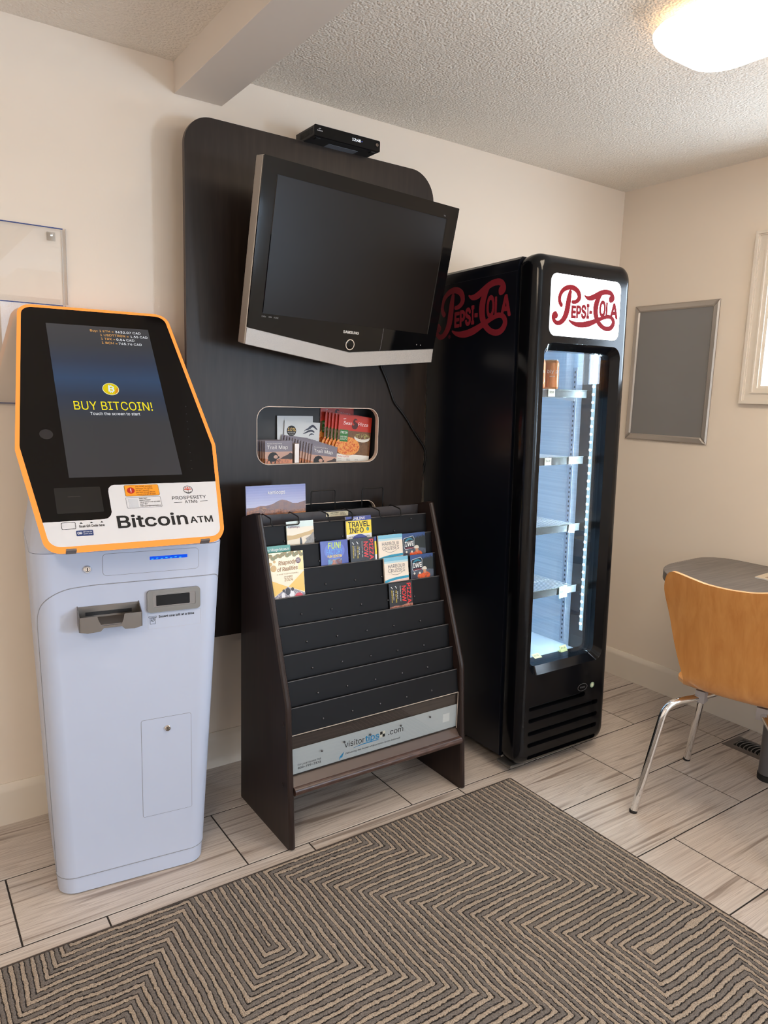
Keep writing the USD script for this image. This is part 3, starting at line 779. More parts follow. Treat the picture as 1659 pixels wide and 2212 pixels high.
part(rack, 'foot_board', rl(hull([(x, y, z) for x in (TX0, TX1) for y, z in ((-.58, .222), (-.58, .208), (-.606, .194), (-.606, .184), (-.30, .184), (-.30, .2))])), mat('foot_board', lin(76, 60, 53), .4), smooth=False)
part(rack, 'rail', rl(tube([(TX0, -.606, .186), (TX1, -.606, .186)], .0135, 16)), mat_noise('rail_wood', [(.35, lin(56, 38, 33)), (.55, lin(74, 53, 46)), (.7, lin(96, 72, 63))], scale=(6, 40, 40), nscale=4.0, rough=.35))
for x in (RX[0] - .0012, RX[1] + .0012):
    for y, z in ((-.36, .83), (-.57, .20), (-.57, .40)):
        part(rack, 'screw_cap', rl(move(lathe([(0, 0), (.007, 0), (.006, .0012), (0, .0015)], 16), (x if x < -2 else x - .0012, y, z), np.array([[0, 0, -1 if x < -2 else 1], [1, 0, 0], [0, 1, 0]]))), RACK_W)


def put(i, x, ztop, h, off=.0046, lean=0.0):
    z = ztop - h * math.cos(math.atan(.15))
    return tilt(x, pan(i, z, off), z, lean=lean)


TIERN = {1: 'top', 2: 'second', 3: 'third', 4: 'fourth'}
# large landscape booklet behind the header strip
LW, LH = .222, .185
t = leaflet('brochure', 'large landscape booklet with brown hills standing behind the top of the rack', tilt(-2.016, -.262, .916, a=.06), LW, LH, .005, mat_noise('sky_print_1', [(0.0, lin(120, 128, 186)), (1.0, lin(190, 196, 226))], nscale=2.0, rough=.3), None, 'brochure')
y = .005
for k in range(9):
    q = k / 8; pr(t, y, 'printed_sky', sbox(-LW / 2, .105, LW / 2, LH - .0088 * k), mat(f'sky_print_{k + 2}', lin(108 + 78 * q, 112 + 74 * q, 170 + 44 * q), .3), 1 + .1 * k)
pr(t, y, 'printed_hills', clipw(Polygon([(-.111, .04), (-.111, .112), (-.08, .112), (-.06, .117), (-.04, .116), (-.015, .121), (.006, .131), (.02, .134), (.04, .130), (.06, .121), (.08, .120), (.111, .127), (.111, .04)]), LW, LH), PIC('hills_far', [(96, 84, 96), (136, 104, 96), (110, 96, 104)], 30.0), 3)
pr(t, y, 'printed_hills', clipw(Polygon([(-.111, .02), (-.111, .100), (-.085, .106), (-.068, .116), (-.050, .112), (-.02, .100), (.01, .104), (.05, .096), (.111, .100), (.111, .02)]), LW, LH), PIC('hills_near', [(74, 52, 50), (170, 112, 78), (104, 76, 66), (206, 150, 100)], 55.0, distortion=1.2), 4)
pr(t, y, 'printed_plain', clipw(Polygon([(-.111, 0), (-.111, .06), (-.05, .072), (.02, .086), (.111, .09), (.111, 0)]), LW, LH), PIC('plain_print', [(130, 82, 60), (208, 144, 88), (160, 104, 78)], 80.0), 5)
pr(t, y, 'lettering', J(T2('kamloops', -.0, .1545, .0125, w=.063, align='c')), INK_WHITE, 6)


def rack_card(name, label, i, x0, x1, ztop, h, th, cover, off=.0046, lean=0., group=None):
    return leaflet(name, label, put(i, (x0 + x1) / 2, ztop, h, off, lean), x1 - x0, h, th, cover, group)


# small booklet with a lone walker
W, H = .101, .20
t = rack_card('brochure', 'pale booklet showing a person on a shore, in the top tier', 1, -2.030, -1.929, .991, H, .004, mat('shore_sky', lin(206, 222, 220), .35)); y = .004
pr(t, y, 'printed_sky', sbox(-W / 2, H - .052, W / 2, H - .020), mat('shore_haze', lin(226, 218, 200), .35), 1)
pr(t, y, 'printed_water', sbox(-W / 2, 0, W / 2, H - .050), mat('shore_sand', lin(222, 208, 186), .35), 2)
pr(t, y, 'printed_hills', clipw(Polygon([(-.06, H - .062), (-.06, H - .044), (-.03, H - .047), (0, H - .042), (.03, H - .037), (.06, H - .028), (.06, H - .046), (.02, H - .050), (-.01, H - .058), (-.04, H - .061)]), W, H), mat('shore_hill', lin(196, 168, 118), .4), 3)
pr(t, y, 'printed_rock', clipw(Polygon([(.06, H - .036), (.045, H - .042), (.035, H - .052), (.018, H - .060), (.022, H - .066), (.012, H - .076), (.024, H - .09), (.014, H - .1), (.06, H - .1)]), W, H), PIC('shore_rock', [(96, 92, 88), (140, 134, 126), (112, 108, 104)], 80.0), 4)
pr(t, y, 'printed_walker', unary_union([Point(.0, H - .058).buffer(.0028), stroke([(0, H - .062, .003), (.0005, H - .074, .0042), (0, H - .09, .0022), (0, H - .1, .002)])]), mat('walker', lin(52, 56, 60), .4), 5)
pr(t, y, 'lettering', J(T2('kamloops', -.043, H - .022, .0075, w=.041)), mat('print_plum', lin(120, 54, 90), .4), 5)


def travel_card(M, label, cut, th=.006):
    W, H = .104, .20
    t = leaflet('brochure', label, M, W, H, th, mat('travel_white', lin(226, 226, 226), .3), None); y = th
    NAVY, YEL = mat('travel_navy', lin(54, 64, 140), .35), mat('travel_yellow', lin(232, 206, 34), .35)
    pr(t, y, 'printed_band', sbox(-W / 2, H - .0155, W / 2, H), NAVY, 1)
    pr(t, y, 'printed_band', sbox(-W / 2, H - .062, W / 2, H - .0155), YEL, 1)
    pr(t, y, 'lettering', J(T2('ONLINE', -.0, H - .0125, .0092, w=.054, align='c')), INK_WHITE, 2)
    pr(t, y, 'lettering', J(T2('TRAVEL', -.044, H - .0375, .0182, w=.088, bold=True), T2('INFO', -.040, H - .0580, .0172, w=.059, bold=True), T2('visitortips.com', 0, H - .0745, .0075, w=.084, align='c')), INK_BLACK, 2)
    pr(t, y, 'printed_dot', ell(.036, H - .047, .0055, .007), mat('travel_teal', lin(20, 118, 112), .35), 2)
    pr(t, y, 'lettering', J(T2('i', .036, H - .0515, .008, align='c')), INK_WHITE, 3)
    if cut:
        b = stroke([(-.028, H - .082, .004), (-.012, H - .072, .0065), (.006, H - .0705, .007), (.022, H - .076, .006), (.034, H - .082, .004)])
        pr(t, y, 'printed_brush', unary_union([b, sbox(-.034, H - .1, .040, H - .081)]), NAVY, 3)
        pr(t, y, 'lettering', J(T2('ONLINE', .004, H - .088, .0095, w=.05, align='c')), INK_WHITE, 4)
    return t


travel_card(put(1, -1.750, .9915, .20), 'yellow and navy travel leaflet standing in the top tier', True)
travel_card(put(2, -1.748, .9205, .20), 'yellow and navy travel leaflet hidden behind the upper black pizza leaflet', False, .003)
# museum leaflet
W, H = .100, .20
t = rack_card('brochure', 'teal museum leaflet peeking out above the gold booklet', 2, -2.120, -2.032, .9225, H, .002, mat('museum_teal', lin(72, 142, 132), .35)); y = .002
pr(t, y, 'lettering', J(T2('by Village Museum', -.0395, H - .0165, .0085, w=.079)), INK_WHITE, 1)
pr(t, y, 'printed_grass', sbox(-.044, H - .06, .044, H - .024), PIC('museum_grass', [(64, 120, 70), (120, 160, 110), (80, 110, 120)], 60.0), 1)
# fun centre
W, H = .107, .20
t = rack_card('brochure', 'bright blue fun centre leaflet with green letters in the second tier', 2, -1.921, -1.814, .9215, H, .003, mat('fun_blue', lin(50, 62, 152), .3)); y = .003
pr(t, y, 'printed_glow', ell(0, H - .035, .040, .030), mat('fun_blue2', lin(78, 96, 190), .3), 1)
pr(t, y, 'lettering', J(T2('FUN!', 0, H - .027, .0205, w=.050, align='c', bold=True, shear=.1)), mat('fun_green', lin(186, 214, 62), .35), 2)
pr(t, y, 'lettering', J(T2('FACTORY', 0, H - .046, .0165, w=.062, align='c', bold=True)), mat('fun_sky', lin(86, 150, 214), .35), 3)
pr(t, y, 'lettering', J(T2('FUN CENTRE', 0, H - .0575, .0085, w=.056, align='c', bold=True)), mat('travel_yellow', lin(232, 206, 34), .35), 3)
pr(t, y, 'printed_photo', sbox(-.027, H - .10, .027, H - .0625), PIC('fun_photo', [(60, 90, 140), (90, 150, 190), (120, 70, 70), (70, 60, 80)], 50.0), 2)
pr(t, y, 'printed_child', unary_union([Point(-.004, H - .071).buffer(.006), ell(-.004, H - .083, .011, .009)]), PIC('child_print', [(90, 40, 40), (190, 130, 110), (60, 60, 70)], 120.0), 3)
# pizza leaflets
def pizza_card(M, label, bottom):
    W, H = .101, .20
    t = leaflet('brochure', label, M, W, H, .003, mat('pizza_black', lin(26, 25, 27), .35), None); y = .003
    q = math.pi / 2 * -1
    pr(t, y, 'lettering', J(T2('PIZZA', .0275, H - .006, .0160, w=.0715, bold=True, rot=q), T2('NOW', .0050, H - .0135, .0170, w=.056, bold=True, rot=q)), mat('pizza_red', lin(214, 40, 44), .35), 1)
    pr(t, y, 'lettering', J(T2('Download our app today', -.003, H - .012, .003, w=.055, rot=q), T2('Call us at', -.0165, H - .030, .0042, w=.026, rot=q), T2('Or order online', -.0335, H - .026, .0038, w=.034, rot=q)), INK_WHITE, 1)
    pr(t, y, 'lettering', J(T2('778-220-9000', -.0235, H - .025, .0055, w=.044, rot=q), T2('pizzanow.ca', -.0405, H - .025, .0055, w=.042, rot=q)), mat('travel_yellow', lin(232, 206, 34), .35), 1)
    pr(t, y, 'printed_icon', unary_union([stroke([(-.0235, H - .012, .0013), (-.0205, H - .015, .001), (-.0185, H - .019, .0013)]), stroke([(-.041, H - .013, .0013), (-.038, H - .016, .001), (-.036, H - .019, .0013)])]), INK_WHITE, 1)
    if bottom:
        pr(t, y, 'printed_photo', clipw(Polygon([(-.051, H - .2), (-.051, H - .084), (-.03, H - .080), (0, H - .082), (.03, H - .077), (.051, H - .079), (.051, H - .2)]), W, H), PIC('pizza_strip', [(70, 30, 20), (190, 130, 110), (120, 60, 40), (210, 170, 140)], 120.0), 1)
    return t


pizza_card(put(2, -1.757, .9215, .20, .0095), 'black pizza leaflet with sideways red letters in the second tier', False)
pizza_card(put(4, -1.627, .7605, .20), 'black pizza leaflet with sideways red letters in the fourth tier, lowest of all', True)


def cruise_card(M, label):
    W, H = .104, .20
    t = leaflet('brochure', label, M, W, H, .007, mat('cruise_sand', lin(232, 220, 206), .3), None); y = .007
    pr(t, y, 'printed_sky', sbox(-W / 2, H - .013, W / 2, H), mat('cruise_sky', lin(120, 184, 212), .3), 1)
    pr(t, y, 'printed_sky', sbox(-W / 2, H - .020, W / 2, H - .0128), mat('cruise_sky2', lin(176, 208, 218), .3), 1)
    pr(t, y, 'lettering', J(T2('HARBOUR', 0, H - .038, .0125, w=.073, align='c'), T2('CRUISES', 0, H - .0535, .0125, w=.072, align='c')), mat('cruise_grey', lin(98, 96, 98), .4), 2)
    pr(t, y, 'emblem', stroke([(-.026, H - .056, .0004), (0, H - .0625, .0007), (.026, H - .055, .0004)]), mat('cruise_grey', lin(98, 96, 98), .4), 2)
    pr(t, y, 'printed_wave', clipw(stroke([(-.056, H - .086, .004), (-.025, H - .079, .0045), (.012, H - .0755, .0045), (.056, H - .074, .004)]), W, H), mat('cruise_blue', lin(40, 146, 182), .3), 2)
    pr(t, y, 'printed_shore', clipw(Polygon([(-.06, H - .15), (-.06, H - .092), (-.02, H - .084), (.06, H - .078), (.06, H - .15)]), W, H), mat('cruise_shore', lin(226, 190, 176), .3), 1)
    sky_ = unary_union([sbox(x, H - .15, x + w, H - .104 + hh) for x, w, hh in [(-.034 + .0065 * k, .0045, float(v)) for k, v in enumerate((.002, .005, .009, .004, .011, .007, .013, .006, .010, .014, .008, .011, .006))]])
    pr(t, y, 'printed_skyline', sky_, PIC('skyline_print', [(120, 70, 50), (200, 120, 84), (160, 96, 70)], 90.0), 3)
    return t


cruise_card(put(2, -1.638, .9225, .20), 'white and blue harbour cruise leaflet in the second tier, the upper one')
cruise_card(put(3, -1.630, .8465, .20), 'white and blue harbour cruise leaflet in the third tier, the lower one')


def raft_card(M, label):
    W, H = .104, .20
    t = leaflet('brochure', label, M, W, H, .002, PIC('raft_water', [(40, 46, 60), (74, 84, 100), (52, 58, 72)], 70.0), None); y = .002
    pr(t, y, 'printed_sky', sbox(-W / 2, H - .022, W / 2, H), mat('raft_sky', lin(44, 74, 128), .3), 1)
    tr = [(-.052, H - .045)]
    for k in range(22): tr += [(-.052 + k * .0048, H - .030 + .0006 * k + (k % 3) * .002), (-.052 + k * .0048 + .0024, H - .020 + .0005 * k + (k % 4) * .0018)]
    pr(t, y, 'printed_trees', clipw(Polygon(tr + [(.054, H - .06)]), W, H), mat('raft_trees', lin(24, 34, 36), .4), 2)
    sh = rpoly([(-.047, H - .017), (-.004, H - .010), (.002, H - .020), (.000, H - .054), (-.040, H - .060), (-.046, H - .052)], .004)
    pr(t, y, 'printed_badge', sh, mat('raft_badge_edge', lin(196, 206, 214), .3), 3)
    pr(t, y, 'printed_badge', sh.buffer(-.0018), mat('raft_badge', lin(28, 40, 56), .3), 4)
    pr(t, y, 'printed_wave', clipw(stroke([(-.040, H - .030, .0015), (-.028, H - .022, .004), (-.014, H - .021, .003), (-.006, H - .026, .001)]), W, H), mat('raft_teal', lin(40, 124, 150), .3), 5)
    pr(t, y, 'lettering', J(T2('IWE', -.021, H - .0465, .0165, w=.040, align='c', bold=True, rot=.05)), INK_WHITE, 6)
    pr(t, y, 'lettering', J(T2('EXTREME', -.021, H - .057, .0055, w=.036, align='c', bold=True)), mat('raft_red', lin(150, 40, 50), .3), 6)
    pr(t, y, 'printed_rafter', unary_union([ell(.014, H - .079, .021, .013), ell(-.012, H - .079, .010, .011)]), PIC('raft_vest', [(190, 60, 24), (226, 96, 40), (50, 50, 56)], 80.0), 3)
    pr(t, y, 'printed_rafter', ell(-.037, H - .079, .012, .011), mat('raft_dark', lin(44, 40, 56), .4), 3)
    pr(t, y, 'printed_face', ell(.011, H - .0625, .0068, .0085), mat('raft_face', lin(186, 132, 104), .4), 4)
    pr(t, y, 'printed_helmet', unary_union([ell(.010, H - .0545, .0105, .0085).difference(sbox(-.01, H - .09, .03, H - .0575)), Point(-.036, H - .0675).buffer(.0042), Point(-.012, H - .068).buffer(.0042)]), mat('raft_helmet', lin(214, 208, 196), .4), 5)
    return t


raft_card(put(2, -1.5305, .9205, .20), 'dark rafting leaflet with a white helmet in the second tier, upper right')
raft_card(put(3, -1.5125, .8455, .20), 'dark rafting leaflet with a white helmet in the third tier, lower right')
# gold devotional booklet
W, H = .122, .150
t = rack_card('brochure', 'gold and white booklet with a group photo at the left of the rack', 3, -2.1195, -1.998, .9045, .165, .005, mat('gold_cream', lin(232, 218, 186), .3), .0046); y = .005; H = .165
PIN = lambda p: clipw(p, .1215, .165)
pr(t, y, 'printed_gold', PIN(Polygon([(-.061, H - .086), (0, H - .113), (-.061, H - .146)])), mat('gold_yellow', lin(226, 178, 42), .3), 1)
pr(t, y, 'printed_gold', PIN(Polygon([(.061, H - .066), (.002, H - .113), (.061, H - .135)])), mat('gold_yellow', lin(226, 178, 42), .3), 1)
pr(t, y, 'printed_edge', PIN(Polygon([(.061, H), (.050, H), (.040, H - .06), (.061, H - .064)])), mat('gold_pale', lin(236, 206, 130), .3), 1)
pr(t, y, 'printed_photo', PIN(Polygon([(0, H - .113), (.061, H - .138), (.061, 0), (-.061, 0), (-.061, H - .148)])), PIC('group_photo', [(40, 40, 50), (200, 190, 190), (90, 80, 96), (226, 220, 220), (120, 60, 70)], 110.0), 2)
pr(t, y, 'printed_people', unary_union([ell(.038, H - .146, .014, .010)]), mat('group_red', lin(206, 70, 84), .4), 3)
pr(t, y, 'printed_people', unary_union([ell(-.018, H - .142, .006, .014), ell(.013, H - .138, .009, .012)]), mat('group_white', lin(226, 224, 228), .4), 3)
pr(t, y, 'printed_people', unary_union([ell(-.001, H - .128, .009, .012), ell(.016, H - .122, .005, .006), ell(-.047, H - .155, .010, .008), ell(-.016, H - .124, .0045, .005)]), mat('group_dark', lin(46, 40, 46), .4), 4)
pr(t, y, 'printed_garland', PIN(unary_union([ell(-.056 + .0085 * k, H - .004 - .004 * ((k * 5) % 3) - (.006 if k < 4 else 0), .008, .006) for k in range(14)])), PIC('garland', [(52, 74, 40), (150, 120, 50), (96, 110, 60), (190, 150, 90)], 120.0), 2)
pr(t, y, 'printed_bauble', PIN(unary_union([Point(-.047, H - .050).buffer(.0105), Point(-.043, H - .028).buffer(.0045), Point(-.057, H - .035).buffer(.006)])), mat('bauble_gold', lin(190, 146, 52), .3), 2)
GB = mat('gold_brown', lin(150, 106, 40), .35)
pr(t, y, 'lettering', J(T2('Rhapsody', .002, H - .040, .0135, w=.062, align='c', bold=True, shear=.12, rot=.03), T2('of Realities', .002, H - .060, .0125, w=.072, align='c', bold=True, shear=.12, rot=.03)), GB, 3)
pr(t, y, 'lettering', J(T2('A DAILY DEVOTIONAL', .002, H - .072, .0035, w=.078, align='c'), T2('DECEMBER', .004, H - .0815, .0042, w=.030, align='c'), T2('2024', .004, H - .094, .0105, w=.030, align='c')), GB, 3)
pr(t, y, 'printed_seal', Point(.042, H - .031).buffer(.0095), mat('seal_plum', lin(96, 44, 54), .35), 3)
pr(t, y, 'lettering', J(T2('BEST', .042, H - .030, .004, w=.012, align='c'), T2('BOOK', .042, H - .0355, .004, w=.012, align='c')), INK_WHITE, 4)

# ------------------------------------------------------------------ cash machine
ATM_W = mat('atm_white', lin(184, 192, 212), 0.38, spec=0.5)
ATM_SEAM = mat('atm_seam', lin(140, 142, 150), 0.6)
A_BASE = mat4(Rypr(-.112), (-2.578, -.499, 0))          # local: x right, y into the machine, z up
atm = thing('cash_machine', 'white cash machine with a glowing orange rim standing at the left', 'cash machine', A_BASE)


LEAN = lambda z: .014 * min(z, 1.0) / .98


def sect(z, hw, y0, y1, r, n=8):
    c = np.array(rrect(-hw + LEAN(z), hw + LEAN(z), y0, y1, r, n).exterior.coords); return np.c_[c, np.full(len(c), z)]


hwz = lambda z: .204 + (.252 - .204) * z / .98
part(atm, 'base', hull(np.vstack([sect(.004, hwz(0) - .002, .001, .40, .05), sect(.05, hwz(.05) - .002, .001, .40, .05)])), ATM_W, smooth=40)
part(atm, 'body', hull(np.vstack([sect(.0525, hwz(.05), 0, .40, .05), sect(.98, hwz(.98), 0, .42, .05)])), ATM_W, smooth=40)
HM_w = mat4(Rypr(-.072, -.731, -.003), (-2.564, -.4185, 1.2518))     # head face frame in the world
HM = np.linalg.inv(A_BASE) @ HM_w
hx = lambda m: move(m, HM[:3, 3], HM[:3, :3])
wt, wm, wb, ht, hb = .2143, .262, .2198, .526, .317
HEX = rpoly([(-wt, ht), (wt, ht), (wm, 0), (wb, -hb), (-wb, -hb), (-wm, 0)], .042, 8)
# neck and back of the head: from the body top up behind the tilted face
bk = np.array(HEX.buffer(-.09).exterior.coords); bk = np.c_[bk[:, 0], np.full(len(bk), .028), bk[:, 1]] @ HM[:3, :3].T + HM[:3, 3]
part(atm, 'neck', hull(np.vstack([sect(.981, hwz(.98) - .001, .001, .42, .05), bk, sect(1.2, .13, .25, .415, .04)])), ATM_W, smooth=40)
part(atm, 'head_shell', hx(slab(HEX.buffer(-.006), .012, .032, .003)), ATM_W, smooth=40)
part(atm, 'light_rim', hx(face(HEX.difference(HEX.buffer(-.0105)), .014, .014)), emis('orange_rim', (1.0, 0.29, 0.058), 1.3), smooth=40, label='glowing orange light strip round the head')
IN = HEX.buffer(-.0100)
LOW = Polygon([(-.35, -.233), (-.085, -.233), (-.0765, -.2325), (-.068, -.2305), (-.060, -.2225), (-.0565, -.2125), (-.0562, -.1485), (-.054, -.1385), (-.047, -.1305), (-.038, -.1285), (.35, -.1285), (.35, -.5), (-.35, -.5)]).intersection(IN)
part(atm, 'glass_front', hx(face(IN.difference(LOW), .012, .0115)), mat('atm_glass', lin(11, 9, 9), 0.10, spec=0.32), smooth=False)
lp = part(atm, 'lower_panel', hx(face(LOW, .012, .0115)), mat('atm_panel_white', lin(214, 213, 216), .4), smooth=False)
# display: dim grey with a blue band
SM = usdkit.material(stage, '/World/Looks/atm_display', {'g': ('geometry', {}), 's': ('separate_xyz', {}), 'mr': ('map_range', {'from_min': HM_w[2, 3] + .7443 * -.1017, 'from_max': HM_w[2, 3] + .7443 * .4535}),
    'r': ('rgb_ramp', {'ramp': [(0.0, lin(57, 56, 60)), (0.33, lin(55, 57, 62)), (0.50, lin(38, 54, 78)), (0.62, lin(42, 72, 108)), (0.74, lin(44, 58, 82)), (0.86, lin(56, 60, 68)), (1.0, lin(64, 64, 68))]}), 'p': ('principled_bsdf', {'base_color': (0.01, 0.01, 0.01), 'roughness': 0.12, 'emission_strength': 0.75})},
    [('g.position', 's.vector'), ('s.z', 'mr.value'), ('mr.result', 'r.fac'), ('r.color', 'p.emission_color')], surface='p.BSDF')
sc = part(atm, 'screen', hx(face(sbox(-.1455, -.1017, .1455, .4535), .0005)), SM, smooth=False, label='lit display with buying prices')
EO, EW, EY = emis('screen_orange', lin(236, 176, 96), 0.9), emis('screen_white', (0.9, 0.92, 0.95), 0.95), emis('screen_yellow', lin(246, 226, 40), 0.95)
yS = .00005
part(sc, 'lettering', hx(ftext(yS, text('Buy: 1 ETH =', -.0262, .4305, .0085, w=.0665), text('1 USDTTRON =', .0005, .4145, .0085, w=.0815), text('1 TRX =', .0005, .3985, .0085, w=.040), text('1 BCH =', .0005, .3825, .0085, w=.0445))), EO, smooth=False)
part(sc, 'lettering', hx(ftext(yS, text('3632.07 CAD', .0455, .4305, .0085, w=.0745), text('1.55 CAD', .0875, .4145, .0085, w=.051), text('0.54 CAD', .0445, .3985, .0085, w=.052), text('765.76 CAD', .049, .3825, .0085, w=.067))), EW, smooth=False)
part(sc, 'lettering', hx(ftext(yS, text('BUY BITCOIN!', 0, .1268, .0305, w=.211, align='c'))), EY, smooth=False)
part(sc, 'lettering', hx(ftext(yS, text('Touch the screen to start', 0, .1085, .0100, w=.133, align='c'))), EW, smooth=False)
part(sc, 'coin', hx(face(Point(0, .2045).buffer(.0225), yS)), emis('coin_rim', lin(240, 238, 190), 0.9), smooth=False)
part(sc, 'coin', hx(face(Point(0, .2045).buffer(.0208), yS - .0004)), emis('coin_yellow', lin(226, 202, 30), 0.9), smooth=False)
part(sc, 'coin', hx(face(Point(0, .2045).buffer(.0207).intersection(Polygon([(.004, .17), (.03, .19), (.03, .215), (.014, .205)])), yS - .0006)), emis('coin_orange', lin(222, 150, 40), 0.9), smooth=False)
part(sc, 'coin_symbol', hx(ftext(yS - .0009, text('B', .0008, .1945, .0205, w=.0165, align='c', bold=True, rot=-.08), move(extr(unary_union([sbox(-.0045, .2165, -.002, .2195), sbox(.001, .2165, .0035, .2195), sbox(-.004, .1895, -.0015, .1925), sbox(.0015, .1895, .004, .1925)]), .0004)))), emis('coin_symbol', lin(220, 236, 240), 0.95), smooth=False)
part(atm, 'camera_window', hx(face(Point(-.185, .041).buffer(.0165), .0005)), mat('camera_window', lin(46, 44, 46), 0.2), smooth=40)
part(atm, 'scanner_window', hx(face(rrect(-.185, -.0745, -.2105, -.1325, .003), .0005)), mat('scanner_window', lin(30, 30, 30), 0.18), smooth=False)
part(atm, 'scanner_window', hx(face(sbox(-.155, -.1612, -.125, -.1600), .0002)), mat('scanner_line', lin(60, 58, 58), 0.3), smooth=False)
for k in range(9):
    q = k / 8; part(atm, 'indicator', hx(face(Point(.2034 + (.1760 - .2034) * q, .1443 + (-.083 - .1443) * q).buffer(.0016), .0003)), mat('dim_dot', lin(36, 35, 36), 0.3), smooth=False)
# stickers and print on the white part of the head
yL = .0004


def lpp(name, m, mt, y=yL, **k): return part(lp, name, hx(face(m, y)), mt, smooth=False, **k)


OR = mat('sticker_orange', lin(236, 150, 36), .45)
lpp('sticker', rrect(-.0152, .0735, -.1670, -.1315, .004), INK_BLACK); lpp('sticker', rrect(-.0144, .0727, -.1662, -.1323, .0035), OR, yL - .0003, label='orange warning sticker')
lpp('sticker', Point(.0005, -.149).buffer(.0098), mat('sticker_red', lin(180, 40, 30), .45), yL - .0006)
part(lp, 'lettering', hx(ftext(yL - .0009, text('!', .0005, -.1545, .0115, align='c', bold=True))), INK_WHITE, smooth=False)
part(lp, 'lettering', hx(ftext(yL - .0006, *[text(s, .0135, -.1390 - .0062 * k, .0040, w=w) for k, (s, w) in enumerate((('CRA, RCMP and other', .044), ('unknown 3rd parties', .044), ('DO NOT demand', .034), ('payment through Bitcoin.', .050), ('You are a target of fraud.', .050)))])), mat('sticker_brown', lin(110, 50, 20), .5), smooth=False)
lpp('sticker', rrect(-.0165, .0735, -.2045, -.1705, .003).difference(rrect(-.0157, .0727, -.2037, -.1713, .0025)), mat('line_grey', lin(120, 122, 130), .5))
lpp('blank_square', sbox(-.0105, -.2015, .0135, -.1745), mat('code_blank', lin(196, 198, 204), .5), label='pale square where a code is printed')
part(lp, 'lettering', hx(ftext(yL, *[text(s, .0175, -.1765 - .0060 * k, .0036, w=w) for k, (s, w) in enumerate((('Need help?', .021), ('Need a Wallet?', .029), ('Text or call us +1 604 229 8080', .053), ('24/7 Bot', .019), ('Email: support@prosperityatms.ca', .053)))])), INK_BLACK, smooth=False)
part(lp, 'lettering', hx(ftext(yL, text('PROSPERITY', .150, -.1838, .0102, w=.093, align='c'), text('ATMs', .1525, -.1968, .0088, w=.034, align='c'))), mat('print_charcoal', lin(52, 52, 56), .5), smooth=False)
lpp('line', unary_union([sbox(.106, -.1940, .128, -.1930), sbox(.177, -.1930, .198, -.1920)]), mat('print_charcoal', lin(52, 52, 56), .5))
emb = unary_union([Point(.1513, -.153).buffer(.0128).difference(Point(.1513, -.153).buffer(.0115)), sbox(.1508, -.1645, .1518, -.150), stroke([(.1445, -.159, .0006), (.147, -.1625, .0007), (.1513, -.1635, .0007), (.1556, -.1625, .0007), (.158, -.159, .0006)])])
lpp('emblem', emb, mat('print_charcoal', lin(52, 52, 56), .5))
lpp('emblem', unary_union([LineString([(.1513, -.154), (.1513 + .0085 * math.cos(a), -.154 + .0085 * math.sin(a))]).buffer(.0007).union(Point(.1513 + .0085 * math.cos(a), -.154 + .0085 * math.sin(a)).buffer(.0016)) for a in (.25, .9, 1.57, 2.24, 2.89)]), mat('emblem_red', lin(196, 74, 50), .5), yL - .0003)
part(lp, 'lettering', hx(ftext(yL, text('Bitcoin', -.0475, -.2622, .0355, w=.179, bold=True))), INK_BLACK, smooth=False, label='large black lettering')
part(lp, 'lettering', hx(ftext(yL, text('ATM', .1380, -.2605, .0190, w=.0615, bold=True))), INK_BLACK, smooth=False)
part(lp, 'lettering', hx(ftext(yL, text('Scan QR Code here', -.1390, -.2535, .0065, w=.060, bold=True))), INK_BLACK, smooth=False)
lpp('icon', unary_union([rrect(-.1795, -.1465, -.2570, -.2370, .003).difference(rrect(-.1785, -.1475, -.2560, -.2380, .0025)), sbox(-.1765, -.2475, -.1760, -.2455)] + [Polygon([(x - .0038, -.2425), (x + .0038, -.2425), (x, -.2385)]) for x in (-.1335, -.1090, -.0845)]), INK_BLACK)
lpp('sticker', rrect(-.1480, -.1085, -.2785, -.2625, .002), mat('sticker_navy', lin(40, 60, 112), .45), label='small navy sticker')
part(lp, 'lettering', hx(ftext(yL - .0003, text('GB', -.1455, -.2735, .0065, w=.011, bold=True), text('BITCOIN ATM', -.1315, -.2690, .0032, w=.020), text('GENERAL BYTES', -.1315, -.2745, .0026, w=.020))), INK_WHITE, smooth=False)
for x in (-.165, .165):
    part(atm, 'clip', hx(box(x - .012, x + .012, -.004, .012, -hb - .0035, -hb + .002)), mat('clip_grey', lin(110, 104, 104), .4))
# front door seam, flap, reader panel
yA = -.0003


def seam(poly_line, w=.0011, y=yA): return face(LineString(poly_line).buffer(w, cap_style=2), y + .0006, .0006)



def wrap(line, w):
    """a thin groove line drawn on the body's front including its rounded corners: points (u across as seen from the front, z)"""
    P = []
    for u, z in line:
        h = hwz(z); r = .05; k = h - r; L_ = LEAN(z); u = u - L_
        if u < -k:
            a = (-k - u) / r; P.append((-k - r * math.sin(a) + L_, r - r * math.cos(a), z))
        elif u > k:
            a = (u - k) / r; P.append((k + r * math.sin(a) + L_, r - r * math.cos(a), z))
        else: P.append((u + L_, 0, z))
    return tube(P, w, 6)


